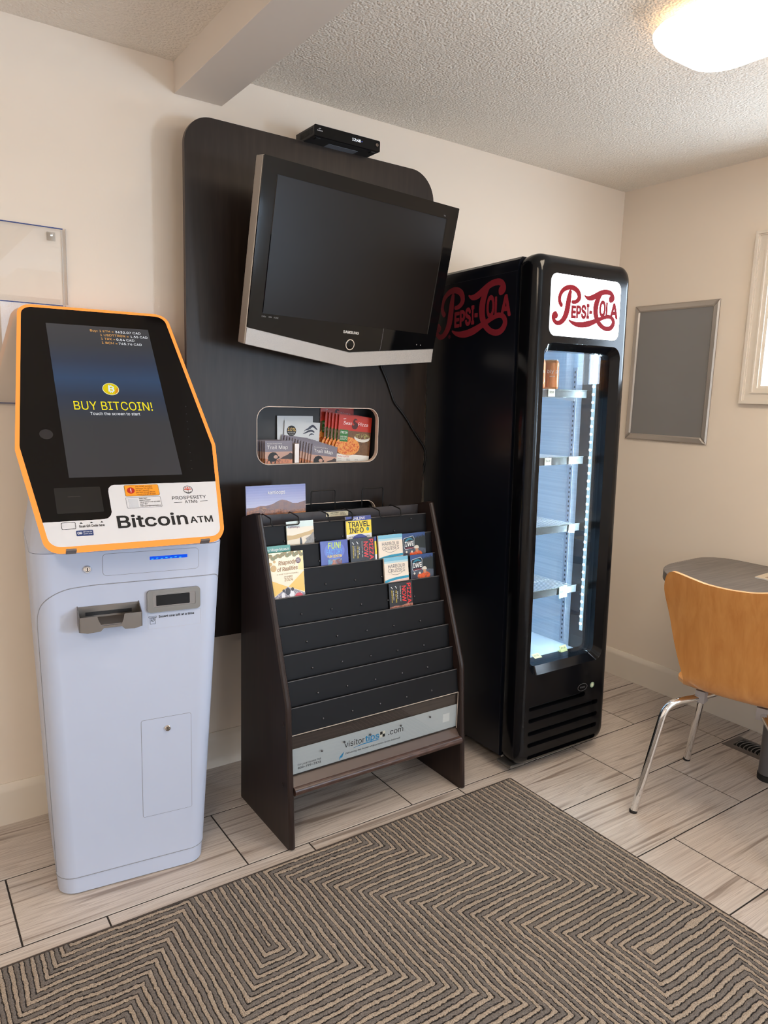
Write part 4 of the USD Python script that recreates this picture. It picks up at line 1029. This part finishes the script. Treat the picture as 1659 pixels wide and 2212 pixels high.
dl = [(-.222 - .014 * z / .8, z) for z in np.linspace(.06, .79, 10)] + [(-.232, .815), (-.218, .846), (-.190, .870), (-.155, .8835), (-.115, .8868)] + [(u, .8885) for u in np.linspace(-.08, .235, 10)] + [(.252, .884), (.265, .872)]
dl = bend([(u, z, 0) for u, z in dl], .03, 4)[:, :2]
part(atm, 'door_seam', wrap(dl, .0013), ATM_SEAM, smooth=True)
part(atm, 'base_seam', wrap([(u, .0513) for u in np.linspace(-.23, .23, 30)], .0012), ATM_SEAM, smooth=True)
for nm, r_ in (('reader_panel', rrect(-.063, .191, .9115, .970, .010)), ('service_flap', rrect(.026, .1645, .187, .4815, .005))):
    part(atm, nm, face(r_, -.0002, .0006), ATM_W, smooth=False)
    part(atm, 'panel_seam', face(r_.buffer(.0012).difference(r_), .0002, .0006), ATM_SEAM, smooth=False)
BL = emis('blue_slot', (0.01, 0.09, 0.80), 1.0)
part(atm, 'card_slot', face(sbox(.058, .9455, .160, .9545), -.0008, .0006), BL, smooth=False, label='blue lit slot')
part(atm, 'card_slot', face(unary_union([sbox(.062 + .0125 * k, .9462 + .002 * (k % 2), .062 + .0125 * k + .006, .9482 + .002 * (k % 2)) for k in range(7)]), -.0015), emis('blue_glint', (0.05, 0.55, 0.9), 1.0), smooth=False)


def lock(x, z, r):
    R = np.array([[1, 0, 0], [0, 0, -1], [0, 1, 0]])
    l_ = part(atm, 'lock', move(lathe([(0, 0), (r, 0), (r, .003), (r * .75, .006), (r * .62, .006), (r * .5, .0035), (0, .0035)], 32), (x, 0, z), R), CHROME)
    part(l_, 'key_slot', box(x - .0012, x + .0012, -.0042, -.003, z - .004, z + .004), BLACK)


lock(-.102, .933, .0105); lock(.098, .4475, .0095)
# bill inlet
inl = rrect(.0475, .1935, .7965, .8600, .010)
hole = rrect(.064, .180, .811, .848, .003)
bi = part(atm, 'bill_inlet', face(inl.difference(hole), 0.0, .008), mat('inlet_steel', (.27, .26, .245), .36, metal=.85), smooth=30)
part(bi, 'inlet_throat', hull([(.064, -.006, .811), (.064, -.006, .848), (.18, -.006, .811), (.18, -.006, .848), (.076, .0, .816), (.076, 0, .842), (.168, 0, .816), (.168, 0, .842)]), mat('throat_steel', (.30, .28, .27), .3, metal=.9))
part(bi, 'inlet_mouth', face(rrect(.072, .164, .8145, .8445, .002), -.0062, .0005), BLACK_GLOSS)
part(atm, 'lettering', ftext(-.0004, text('Insert one bill at a time', .0790, .7785, .0062, w=.0985, bold=True)), INK_BLACK, smooth=False)
part(atm, 'icon', face(unary_union([rrect(.052, .0735, .780, .7845, .001).difference(rrect(.0528, .0727, .7808, .7837, .0006)), sbox(.0555, .762, .0705, .781).difference(sbox(.0562, .7627, .0698, .7805)), Point(.063, .7745).buffer(.0052).difference(Point(.063, .7745).buffer(.0043)), LineString([(.060, .772), (.066, .777)]).buffer(.0006)]), -.0002), INK_BLACK, smooth=False)
part(atm, 'sticker', face(sbox(.050, .748, .196, .792).difference(sbox(.0505, .7485, .1955, .7915)), -.0001, .0003), mat('clear_sticker_edge', lin(188, 190, 198), .4), smooth=False)
# receipt tray: a bent metal scoop with a notch
tx0, tx1 = -.131, .027
def tray_sheet(line, x0, x1, t=.002):
    P = Polygon(LineString(line).buffer(t / 2, cap_style=2)); m = extr(P, x1 - x0); v = m.vertices.copy(); m.vertices = np.stack([x0 + v[:, 2], v[:, 0], v[:, 1]], 1); return fix(m)


tr = [tray_sheet([(-.002, .832), (-.002, .800), (-.030, .790), (-.046, .790)], tx0, tx1)]
front = Polygon([(tx0, .776), (tx0, .815), (tx0 + .045, .815), (tx0 + .047, .806), (tx0 + .05, .798), (tx0 + .055, .788), (tx0 + .105, .788), (tx0 + .110, .800), (tx0 + .113, .815), (tx1, .815), (tx1, .776), (tx1 - .02, .771), (tx1 - .045, .773), (tx1 - .052, .781), (tx0 + .06, .781), (tx0 + .052, .773), (tx0 + .02, .771)])
tr.append(face(front, -.045, .002))
for x in (tx0, tx1 - .002): tr.append(hull([(x + d, y, z) for d in (0, .002) for y, z in ((0, .834), (0, .782), (-.047, .815), (-.047, .776), (-.035, .773))]))
part(atm, 'receipt_tray', cat(tr), mat('tray_steel', (.24, .215, .195), .36, metal=.85))
part(atm, 'receipt_slot', box(tx0 + .02, tx1 - .02, -.004, -.0002, .806, .816), BLACK)

# ------------------------------------------------------------------ cooler
FR = mat4(Rypr(-.0285, -.0169, -.0087), (-.9681, -.6779, .004))
fr = thing('drinks_cooler', 'tall black glass door drinks cooler with a lit white sign in the corner', 'drinks cooler', FR)
FB = mat('cooler_black', lin(9, 10, 14), 0.12, spec=0.26)
FBS = mat('cooler_side', lin(11, 14, 23), 0.26, spec=0.4)
HWF, Hh = .247, 1.912
# cabinet: a shell with a real cavity
Cx, Cy0, Cy1, Cz0, Cz1 = .203, .10, .58, .385, 1.62
shell = man(hull(np.vstack([np.c_[np.full(0, 0)].reshape(0, 3)] + [np.array([(sx * (HWF - g), y, z) for sx in (-1, 1) for z in (z0, z1) for y in (.096, .625)]) for g, z0, z1 in ((0.0, .05, Hh - .035), (.006, .046, Hh - .014), (.018, .045, Hh - .004))])))
cav = manifold3d.Manifold.cube((2 * Cx, Cy1 - .08, Cz1 - Cz0)).translate((-Cx, .08, Cz0))
part(fr, 'cabinet', tri(shell - cav), FBS, smooth=30)
LIN = mat_noise('cooler_liner', [(0.40, lin(196, 214, 232)), (0.60, lin(208, 224, 240))], scale=(.2, .2, 26), nscale=5.0, detail=2.0, rough=.35, bump=.15, bdist=.002)
FRM = mat('cooler_frame', lin(14, 15, 18), 0.10, spec=0.6)
part(fr, 'liner', cat([box(Cx - .004, Cx - .001, .175, Cy1 - .001, Cz0, Cz1), box(-Cx + .001, -Cx + .004, .175, Cy1 - .001, Cz0, Cz1), box(-Cx, Cx, Cy1 - .004, Cy1 - .001, Cz0, Cz1), box(-Cx, Cx, .15, Cy1, Cz0 - .0, Cz0 + .004), box(-Cx, Cx, .15, Cy1, Cz1 - .004, Cz1)]), LIN, smooth=False)
ribs = cat([hull([(Cx - .0035, y_, z_) for y_ in (.24, Cy1 - .01) for z_ in (z, z + .016)] + [(Cx - .0048, y_, z + .008) for y_ in (.24, Cy1 - .01)]) for z in np.arange(.42, 1.59, .024)])
part(fr, 'liner_rib', ribs, LIN, kind='stuff')
part(fr, 'throat', cat([box(Cx - .006, Cx - .001, .098, .176, Cz0 - .002, Cz1), box(-Cx + .001, -Cx + .006, .098, .176, Cz0 - .002, Cz1), box(-Cx, Cx, .098, .152, Cz0 - .012, Cz0 + .002), box(-Cx, Cx, .098, .15, Cz1 - .004, Cz1 + .01)]), FRM, smooth=False)
# door: rounded block with sign recess and window
def dsec(y, g, r): 
    c = np.array(rrect(-HWF + g, HWF - g, .032 + g, Hh - g, r, 8).exterior.coords); return np.c_[c[:, 0], np.full(len(c), y), c[:, 1]]


dh = [dsec(.084, .004, .04), dsec(.060, .0, .045)] + [dsec(.04 - .04 * math.sin(a), .035 * (1 - math.cos(a)), .045) for a in np.linspace(0, math.pi / 2, 7)]
door = man(hull(np.vstack(dh)))
win = rrect(-.1985, .1985, .3876, 1.611, .042, 8); wino = rrect(-.176, .176, .412, 1.586, .032, 8)
sgn = rrect(-.1826, .1826, 1.6336, 1.8482, .030, 8)


def manx(poly, y0, y1): return man(face(poly, y1, y1 - y0))


wc = man(hull(np.vstack([np.c_[np.array(g.exterior.coords)[:, 0], np.full(len(g.exterior.coords), y), np.array(g.exterior.coords)[:, 1]] for g, y in ((win.buffer(.004), -.01), (win, .001), (wino, .028))])))
door = door - wc - manx(wino, .0, .1) - manx(sgn, -.01, .004)
gr = []
for z, l, r_ in ((.257, -.193, .113), (.210, -.193, .190), (.1585, -.193, .190), (.1115, -.193, .190), (.0615, -.190, .187)):
    gr.append(manx(rrect(l, r_, z - .009, z + .009, .0085), -.01, .026))
for g_ in gr: door = door - g_
dr = part(fr, 'door', tri(door), FB, smooth=35)
for z, l, r_ in ((.257, -.193, .113), (.210, -.193, .190), (.1585, -.193, .190), (.1115, -.193, .190), (.0615, -.190, .187)):
    part(dr, 'grille_slot', box(l + .002, r_ - .002, .0245, .0275, z - .0085, z + .0085), mat('slot_black', lin(4, 4, 5), .6), smooth=False)
part(dr, 'door_gasket', cat([box(-.235, .235, .083, .097, 1.63, 1.88), box(-.235, .235, .083, .097, .06, .375), box(-.235, -.204, .083, .097, .37, 1.64), box(.204, .235, .083, .097, .37, 1.64)]), BLACK, smooth=False)
part(dr, 'door_glass', face(wino.buffer(.001), .050, .004), pane_mat('cooler_glass', (.96, .98, 1.0), 1.0), smooth=False)
# lit sign
SIGN = usdkit.material(stage, '/World/Looks/lit_sign', {'p': ('principled_bsdf', {'base_color': (.8, .8, .8), 'roughness': .2, 'emission_color': (0.80, 0.90, 1.0), 'emission_strength': 0.72})}, [], surface='p.BSDF')
sg = part(fr, 'sign', face(sgn.buffer(-.0012), .004, .0045), SIGN, smooth=False, label='white backlit sign with red script')


def cola(sc=1.0):
    P = [stroke([(-.128, 1.7420, .0065), (-.1375, 1.757, .0060), (-.1330, 1.780, .0062), (-.115, 1.797, .0068), (-.090, 1.805, .0072), (-.062, 1.802, .0080), (-.043, 1.788, .0085), (-.040, 1.772, .0080), (-.052, 1.760, .0060), (-.072, 1.756, .0045)]),
         stroke([(-.086, 1.790, .0060), (-.0915, 1.765, .0100), (-.0955, 1.738, .0110), (-.103, 1.710, .0105), (-.117, 1.690, .0085), (-.138, 1.679, .0065), (-.157, 1.684, .0060), (-.1640, 1.699, .0070), (-.155, 1.709, .0080)]),
         Point(-.1530, 1.7040).buffer(.0098),
         stroke([(-.011, 1.783, .0012), (.006, 1.7765, .0060), (.028, 1.7795, .0085), (.052, 1.790, .0085), (.080, 1.802, .0080), (.108, 1.806, .0075), (.131, 1.800, .0070), (.139, 1.788, .0070), (.1275, 1.7790, .0080)]),
         Point(.1285, 1.7835).buffer(.0095),
         stroke([(.074, 1.797, .0060), (.058, 1.776, .0100), (.0495, 1.748, .0115), (.0520, 1.720, .0105), (.066, 1.697, .0085), (.091, 1.680, .0070), (.119, 1.675, .0070), (.141, 1.684, .0080), (.1490, 1.701, .0075), (.1390, 1.7155, .0060), (.115, 1.7185, .0050), (.085, 1.7110, .0055), (.052, 1.699, .0070), (.012, 1.686, .0095), (-.032, 1.680, .0085), (-.066, 1.684, .0050), (-.085, 1.692, .0015)])]
    return unary_union(P).buffer(.0011).simplify(.0003)


LOGO = cola()
LTXT = [text('E', -.0745, 1.7030, .0385, w=.021, bold=True, rot=.01), text('P', -.0490, 1.7040, .0400, w=.022, bold=True, rot=.02), text('S', -.0235, 1.7050, .0430, w=.023, bold=True, rot=.03), text('I', .0045, 1.7065, .0460, w=.010, bold=True, rot=.03), move(extr(sbox(.0185, 1.7235, .0295, 1.7320), .0004)),
        text('O', .0700, 1.7190, .0520, w=.0305, bold=True, rot=-.02), text('L', .1055, 1.7180, .0480, w=.0195, bold=True), text('A', .1290, 1.7170, .0500, w=.0400, bold=True)]


def outline(m, grow):
    """2-D outline of a text() mesh, made bolder"""
    t_ = m.vertices[m.faces][:, :, :2]
    return unary_union([Polygon(q) for q in t_ if abs(np.cross(q[1] - q[0], q[2] - q[0])) > 1e-12]).buffer(grow)


LOGO = unary_union([LOGO] + [outline(m, .0015) for m in LTXT])
LTXT = []
RG = [text('R', -.0985, 1.6755, .0045, align='c'), move(extr(Point(-.0985, 1.6775).buffer(.0052).difference(Point(-.0985, 1.6775).buffer(.0045)), .0004))]
REDS = mat('sign_red', lin(122, 11, 23), .6, spec=.1)
part(sg, 'lettering', cat([face(LOGO, -.0003)] + [face(m, -.0005) for m in LTXT + RG]), REDS, smooth=False, label='red script lettering')
# the same script on the side wall
side = cat([face(LOGO, 0.0, .0006)] + [face(m, 0.0) for m in LTXT + RG])
v = side.vertices.copy(); xs0, xs1, zs0, zs1 = -.171, .169, 1.668, 1.8125
u_ = (v[:, 0] - xs0) / (xs1 - xs0); w_ = (v[:, 2] - zs0) / (zs1 - zs0)
side.vertices = np.stack([-HWF + v[:, 1] - .0002, .572 - u_ * (.572 - .128), 1.6435 + w_ * (1.8425 - 1.6435)], 1)
part(fr, 'side_lettering', fix(side), mat('side_red', lin(128, 34, 46), .5, spec=.2), smooth=False, label='dull red script on the side wall')
part(fr, 'side_seam', cat([box(-HWF - .0004, -HWF + .001, .097, .60, 1.8585, 1.8600), box(-HWF - .0004, -HWF + .001, .1015, .1025, .06, 1.86)]), mat('side_seam', lin(30, 32, 38), .3), smooth=False)
# shelves with price channels
CHAN = mat('price_channel', lin(74, 76, 77), .4)
WHT = mat('white_wire', lin(226, 230, 236), .35)
for z in (1.438, 1.176, .903, .645):
    sh = part(fr, 'shelf', cat([box(-.196, .196, .150, .153, z - .015, z + .015, .0008), box(-.196, .196, .1475, .1535, z + .012, z + .016, .001)]), CHAN)
    wires = [tube([(x, .153, z + .008), (x, .56, z + .008)], .0016, 6) for x in np.linspace(-.19, .19, 24)] + [tube([(-.194, y_, z + .005), (.194, y_, z + .005)], .0025, 6) for y_ in (.16, .30, .44, .56)]
    part(sh, 'shelf_wire', cat(wires), WHT, kind='stuff')
    part(sh, 'bracket', cat([hull([(Cx - .006, y_, z_) for y_, z_ in ((.21, z), (.50, z), (.21, z - .028))] + [(Cx - .010, y_, z_) for y_, z_ in ((.21, z), (.50, z), (.21, z - .028))])]), WHT)
rail = man(box(Cx - .0065, Cx - .0035, .205, .229, .37 + .03, 1.545))
part(fr, 'shelf_rail', tri(rail), mat('rail_grey', lin(176, 186, 204), .3, metal=.2))
part(fr, 'rail_slot', cat([box(Cx - .0072, Cx - .0062, .213, .219, z, z + .009) for z in np.arange(.41, 1.535, .0195)]), mat('slot_grey', lin(60, 64, 72), .5), kind='stuff')
# LED strip up the right-hand jamb
LED = emis('led_dot', (0.66, 0.90, 1.0), 620.0)
part(fr, 'led_strip', box(Cx - .012, Cx - .006, .104, .118, .475, 1.605, .001), emis('led_strip', (0.55, 0.84, 1.0), 0.9), label='bright vertical light strip')
for k in range(36):
    part(fr, 'led', box(Cx - .0145, Cx - .0118, .107, .115, 1.592 - .0311 * k - .004, 1.592 - .0311 * k + .004), LED, smooth=False)
# badge, eco dot, warning text, feet
part(dr, 'badge', face(ell(.096, .287, .027, .0155).difference(ell(.096, .287, .0255, .014)), -.0002), mat('badge_silver', lin(130, 132, 136), .3, metal=.5), smooth=False)
part(dr, 'badge', ftext(-.0002, text('true', .096, .2835, .0085, w=.026, align='c')), mat('badge_silver', lin(130, 132, 136), .3, metal=.5), smooth=False)
part(dr, 'badge', face(Point(.152, .286).buffer(.0115), -.0002), mat('badge_green_pale', lin(150, 176, 150), .4), smooth=False, label='round pale green badge')
part(dr, 'badge', face(Point(.152, .286).buffer(.006), -.0006), mat('badge_cream', lin(214, 216, 196), .4), smooth=False)
for x in (-.20, .20):
    for y_ in (.12, .56):
        part(fr, 'foot', lathe([(0, -.004), (.022, -.004), (.024, .004), (.010, .010), (.010, .05), (0, .05)], 20).apply_translation((x, y_, .0)), mat('foot_steel', (.5, .5, .5), .3, metal=.9))
part(fr, 'hinge', box(-.245, -.17, .03, .11, .018, .030, .003), mat('hinge_steel', (.16, .155, .15), .4, metal=.7))

# drinks and price notes inside (their own things)
can_prof = [(0, .001), (.020, .001), (.023, .0), (.0245, .002), (.0305, .010), (.031, .014), (.031, .103), (.029, .109), (.0265, .114), (.0268, .1165), (.0255, .117), (.0245, .114), (0, .1135)]
CANM = mat('can_orange', lin(206, 120, 62), .28, metal=.35)


def can(x, y_, label):
    t = thing('drink_can', label, 'can', FR @ mat4(Rypr(-.55), (x, y_, 1.4495)))
    part(t, 'body', lathe(can_prof, 40), CANM)
    part(t, 'lid', lathe([(0, .1136), (.0246, .1141), (.0256, .1172), (.0269, .1167), (.0266, .114)], 32), SILVER)
    m = cat([text('bly', -.021, .066, .0135, w=.024), text('p.', .012, .066, .0135, w=.013), text('orange', -.012, .052, .004, w=.02)])
    m = m.subdivide_to_size(.004); v = m.vertices; a = v[:, 0] / .031; r = .0312 + v[:, 2]
    m.vertices = np.stack([r * np.sin(a), -r * np.cos(a), v[:, 1]], 1)
    part(t, 'lettering', m, INK_WHITE, smooth=False)


can(.034, .192, 'orange drink can on the top shelf of the cooler, the fully visible one')
can(-.034, .196, 'orange drink can on the top shelf of the cooler, half hidden by the door edge')
NOTE, NOTEY, NOTEG = mat('note_white', lin(222, 224, 206), .6), mat('note_yellow', lin(222, 222, 160), .6), mat('note_green', lin(176, 220, 204), .6)
for x, z, m_, w, h, ln_, lab, s in ((-.003, 1.440, NOTE, .036, .029, 0, 'white price note on the top cooler shelf under the can', '$ 2.00'), (-.005, 1.176, NOTE, .036, .029, 0, 'white price note at the left of the second cooler shelf', '$ 4.00'), (.128, 1.177, NOTE, .036, .029, 0, 'white price note at the right of the second cooler shelf', '$ 4.50'),
                          (.146, .899, NOTE, .036, .032, .1, 'small curled price note at the right end of the third cooler shelf', '$ 2.00'), (.118, .640, NOTEG, .046, .049, -.06, 'pale green sticky note hanging from the lowest cooler shelf', '$ 1.50')):
    t = thing('price_note', lab, 'note', FR @ mat4(Rypr(0, 0, ln_), (x, .1470, z - h / 2)))
    part(t, 'sheet', box(-w / 2, w / 2, -.0006, 0, 0, h), m_, smooth=False)
    part(t, 'lettering', ftext(-.0007, text(s, 0, h * .45, .008, w=w * .62, align='c')), mat('pencil', lin(110, 112, 112), .6), smooth=False)
for x, y_, a, lab in ((.130, .135, .5, 'folded yellow price note standing at the right of the cooler floor'), (-.020, .130, 1.1, 'folded yellow price note lying at the left of the cooler floor')):
    t = thing('price_note', lab, 'note', FR @ mat4(Rypr(.1, -a, 0), (x, y_, Cz0 + .0025)))
    part(t, 'sheet', cat([box(-.021, .021, -.0006, 0, 0, .026), move(box(-.021, .021, 0, .0006, -.0002, .022), (0, 0, 0), Rypr(0, -.9, 0))]), NOTEY, smooth=False)
    part(t, 'lettering', ftext(-.0007, text('$ 2.00', 0, .012, .007, w=.026, align='c')), mat('pencil', lin(110, 112, 112), .6), smooth=False)

# ------------------------------------------------------------------ table, chair, register
TAB = mat_noise('table_laminate', [(0.3, lin(82, 76, 74)), (0.5, lin(104, 97, 94)), (0.72, lin(122, 114, 110))], scale=(1.5, 26, 1), nscale=3.0, detail=6.0, rough=.36, rot=(0, 0, .05), distortion=.5)
TABE = mat('table_edge', lin(84, 80, 80), .4)
tb = thing('cafe_table', 'grey wood-grain table with a rounded end against the right wall', 'table', mat4(None, (-.31, -1.45, 0)))
o_ = unary_union([sbox(-.3, -.77, .2945, .48), Point(0.0, .48).buffer(.3, quad_segs=32), Point(.17, .665).buffer(.1245, quad_segs=24)]).convex_hull
part(tb, 'tabletop', cat([top(o_.buffer(-.002), .7375, .0025)]), TAB, smooth=False)
part(tb, 'tabletop_edge', cat([top(o_, .706, .0325)]), TABE, smooth=35)
POST = mat('post_grey', lin(104, 104, 108), .38, metal=.4)
for y_ in (.262, -.50):
    pl = part(tb, 'post', lathe([(0, .012), (.036, .012), (.036, .706), (0, .706)], 32).apply_translation((-.07, y_, 0)), POST)
    part(pl, 'post_foot', lathe([(0, 0), (.0385, 0), (.039, .022), (.0365, .024), (0, .024)], 32).apply_translation((-.07, y_, 0)), BLACK)
    part(pl, 'top_plate', box(-.07 - .09, -.07 + .09, y_ - .09, y_ + .09, .700, .7065), BLACK)
bk_ = thing('booklet', 'thin cream booklet lying on the grey table top', 'booklet', mat4(Rypr(.09), (-.277, -.997, .7405)))
part(bk_, 'pages', box(0, .215, -.28, 0, 0, .004), PAPER, smooth=False); part(bk_, 'cover', box(-.001, .2155, -.2805, .0005, .004, .0046), mat('booklet_cream', lin(206, 190, 168), .5), smooth=False)
part(bk_, 'printed_band', box(.02, .20, -.10, -.03, .0046, .0049), mat('booklet_brown', lin(150, 120, 96), .5), smooth=False)

PLY = mat_noise('beech_plywood', [(0.25, lin(186, 122, 60)), (0.5, lin(199, 137, 73)), (0.75, lin(210, 150, 84))], scale=(11, 11, 0.55), nscale=3.0, detail=4.0, rough=.28, spec=.5, distortion=.4, coat=.3)
PLYE = mat('plywood_edge', lin(226, 172, 118), .4)


def make_chair(M, label):
    """local: x forward, y to the sitter's left, origin on the floor below the middle of the seat's rear edge line"""
    t = thing('cafe_chair', label, 'chair', M)
    # shell as a swept sheet: (forward, height, half width)
    prof = [(.545, .425, .150), (.54, .437, .185), (.50, .447, .196), (.40, .447, .200), (.30, .444, .200), (.22, .442, .196), (.165, .447, .160), (.128, .460, .146), (.103, .490, .141), (.088, .535, .152), (.072, .60, .169), (.056, .67, .184), (.040, .74, .198), (.028, .79, .2085), (.021, .822, .2090), (.018, .838, .2055), (.0165, .848, .1990)]
    from scipy.interpolate import CubicSpline
    s = np.arange(len(prof)); f = CubicSpline(s, np.array(prof)); U = np.linspace(0, len(prof) - 1, 70); nv = 61
    C = f(U)
    G = np.zeros((len(U), nv, 3))
    for i, (a, z, hw) in enumerate(C):
        tt = np.linspace(-1, 1, nv); y_ = tt * hw
        back = max(0, min(1, (z - .50) / .2))
        G[i, :, 0] = a + .022 * back * tt ** 2 - .004 * (1 - back) * 0
        G[i, :, 1] = y_
        G[i, :, 2] = z + (1 - back) * .006 * tt ** 2
    # top edge: two soft shoulders with a dip between them
    tt = np.linspace(-1, 1, nv); k0 = 59
    from scipy.interpolate import PchipInterpolator
    dip = PchipInterpolator([0, .3, .6, .8, .9, .96, 1.0], [-.003, -.0005, .010, .018, .0205, .016, .004])(np.abs(tt))
    for i in range(k0, len(U)):
        w = ((i - k0) / (len(U) - 1 - k0)) ** 2
        G[i, :, 2] += w * dip; G[i, :, 0] -= w * dip * .25
    d1 = np.gradient(G, axis=0); d2 = np.gradient(G, axis=1); nrm = np.cross(d1, d2); nrm /= np.linalg.norm(nrm, axis=2, keepdims=True)
    th = .0055
    A, B = G + nrm * th, G - nrm * th
    n0 = len(U) * nv; V = np.vstack([A.reshape(-1, 3), B.reshape(-1, 3)]); idx = np.arange(n0).reshape(len(U), nv); F = []
    def quad(a, b, c, d): F.extend([[a, b, c], [a, c, d]])
    for i in range(len(U) - 1):
        for j in range(nv - 1):
            quad(idx[i, j], idx[i + 1, j], idx[i + 1, j + 1], idx[i, j + 1]); quad(n0 + idx[i, j], n0 + idx[i, j + 1], n0 + idx[i + 1, j + 1], n0 + idx[i + 1, j])
    sheet = trimesh.Trimesh(V, np.array(F), process=False)
    loop = list(idx[0, :]) + list(idx[1:, -1]) + list(idx[-1, ::-1][1:]) + list(idx[::-1, 0][1:-1])
    E_ = []
    for a, b in zip(loop, loop[1:] + loop[:1]): E_ += [[a, n0 + a, b], [b, n0 + a, n0 + b]]
    rim = trimesh.Trimesh(V.copy(), np.array(E_), process=False); rim.remove_unreferenced_vertices()
    sp = part(t, 'seat_shell', sheet, PLY, smooth=50, label='bent plywood seat and back in one piece')
    part(sp, 'plywood_edge', rim, PLYE, smooth=40, label='paler plywood edge')
    knots = [(.205, .835, .0018), (-.1, .55, .002), (.175, .56, .0014)]
    r = .0125
    for sy in (1, -1):
        part(t, 'leg', tube(bend([(0, sy * .23, 0), (.048, sy * .170, .405), (.18, sy * .098, .412), (.26, sy * .07, .414)], .055, 8), r, 14), CHROME, smooth=True)
        part(t, 'leg', tube(bend([(.522, sy * .23, 0), (.474, sy * .170, .405), (.36, sy * .098, .412), (.26, sy * .07, .416)], .055, 8), r, 14), CHROME, smooth=True)
        for x, yy in ((.18, .098), (.36, .098)):
            part(t, 'seat_bracket', hull([(x + dx, sy * (yy + dy), z) for dx in (-.02, .02) for dy in (-.016, .016) for z in (.396, .438)] ), mat('bracket_grey', lin(150, 146, 148), .4), label='grey plastic bracket')
        for x in (0, .522): part(t, 'foot_cap', lathe([(0, 0), (.0136, 0), (.0138, .008), (.0125, .010), (0, .010)], 16).apply_translation((x, sy * .23, 0)), BLACK)
    return t


fdir = np.array([.972, .236, 0]); ldir = np.array([-.236, .972, 0])
CM = np.eye(4); CM[:3, 0], CM[:3, 1], CM[:3, 2] = fdir / np.linalg.norm(fdir), ldir / np.linalg.norm(ldir), (0, 0, 1); CM[:3, 3] = np.array([-1.023, -1.054, 0]) - .23 * ldir
make_chair(CM, 'bent plywood chair with chrome tube legs pushed up to the grey table')

rg = thing('floor_register', 'taupe metal floor register under the table by the right wall', 'register', mat4(None, (-.19, -1.085, 0)))
RGM = mat('register_taupe', lin(104, 96, 92), .4, metal=.2)
pl = hull([(x, y_, z) for x, y_, z in [(sx * .068, sy, 0.0005) for sx in (-1, 1) for sy in (-.165, .158)] + [(sx * .056, sy, .0065) for sx in (-1, 1) for sy in (-.150, .143)]])
part(rg, 'plate', tri(man(pl) - man(top(rrect(-.045, .045, -.130, .124, .008), .0015, .02))), RGM)
part(rg, 'void', box(-.046, .046, -.131, .125, .0006, .0016), mat('void_black', lin(8, 8, 8), .8), smooth=False)
for y_ in np.linspace(-.125, .100, 15):
    part(rg, 'louvre', tube([(.0455 * math.cos(a), y_ + .020 * math.sin(a), .0050) for a in np.linspace(math.pi, 0, 11)], .0022, 6), RGM)

# ------------------------------------------------------------------ on the walls
nf = thing('notice_frame', 'empty silver snap frame with a grey backing on the right wall', 'frame', mat4(None, (0, -.3445, 1.558)))
ALU = mat('frame_silver', lin(176, 168, 160), .32, metal=.5)
W2, H2, bw = .2215, .323, .030


def bar(a, b, c, d):
    """mitred bar of the frame in y, z"""
    P = Polygon([a, b, c, d]); inner = P.buffer(-.006, join_style=2); pts = []
    for g, x in ((P, -.002), (P, -.007), (inner, -.013)): pts += [(x, q[0], q[1]) for q in g.exterior.coords]
    return hull(pts)


y0, y1, z0, z1 = -W2, W2, -H2, H2; i0, i1, j0_, j1_ = y0 + bw, y1 - bw, z0 + bw, z1 - bw
for a in (((y0, z1), (y1, z1), (i1, j1_), (i0, j1_)), ((y0, z0), (y1, z0), (i1, j0_), (i0, j0_)), ((y0, z0), (y0, z1), (i0, j1_), (i0, j0_)), ((y1, z0), (y1, z1), (i1, j1_), (i1, j0_))):
    part(nf, 'frame_bar', bar(*a), ALU)
part(nf, 'backing', box(-.005, -.0008, i0 - .004, i1 + .004, j0_ - .004, j1_ + .004), mat('backing_grey', lin(128, 126, 126), .30, spec=.5), smooth=False)
ACR = pane_mat('acrylic_sheet', (.985, .985, .985), .9)
ACE = mat('acrylic_blue_edge', lin(46, 66, 128), .3)
ACW = mat('acrylic_pale_edge', lin(214, 206, 198), .35)
for z0_, z1_, xr, nm in ((1.655, 1.877, -2.6045, 'clear acrylic sign holder on the left wall, the upper one with a clip'), (1.354, 1.652, -2.6105, 'clear acrylic sign holder partly behind the cash machine, the lower one')):
    h_ = thing('sign_holder', nm, 'sign holder', mat4(None, (-2.85, 0, z0_)))
    part(h_, 'sheet', box(-.30, xr + 2.85, -.0135, -.0115, 0, z1_ - z0_), ACR, smooth=False)
    part(h_, 'top_edge', box(-.30, xr + 2.85 - .010, -.0140, -.0110, z1_ - z0_ - .0030, z1_ - z0_), ACE, smooth=False, label='dark blue top edge')
    part(h_, 'side_edge', cat([box(xr + 2.85 - .0015, xr + 2.85, -.0137, -.0024, 0, z1_ - z0_), box(xr + 2.85 - .0115, xr + 2.85 - .0100, -.0047, -.0024, 0, z1_ - z0_ - .004)]), ACW, smooth=False)
    if z1_ > 1.8:
        q = part(h_, 'clip', box(.190, .214, -.0165, -.0135, .182, .2075, .001), pane_mat('clip_clear', (.93, .94, .94), .8), smooth=False)
        part(q, 'screw', move(lathe([(0, 0), (.0045, 0), (.004, .002), (0, .0025)], 20), (.203, -.0165, .199), np.array([[1, 0, 0], [0, 0, -1], [0, 1, 0]])), CHROME)
part(h_, 'bottom_edge', box(-.30, xr + 2.85, -.0137, -.0024, -.0018, 0), ACE, smooth=False)
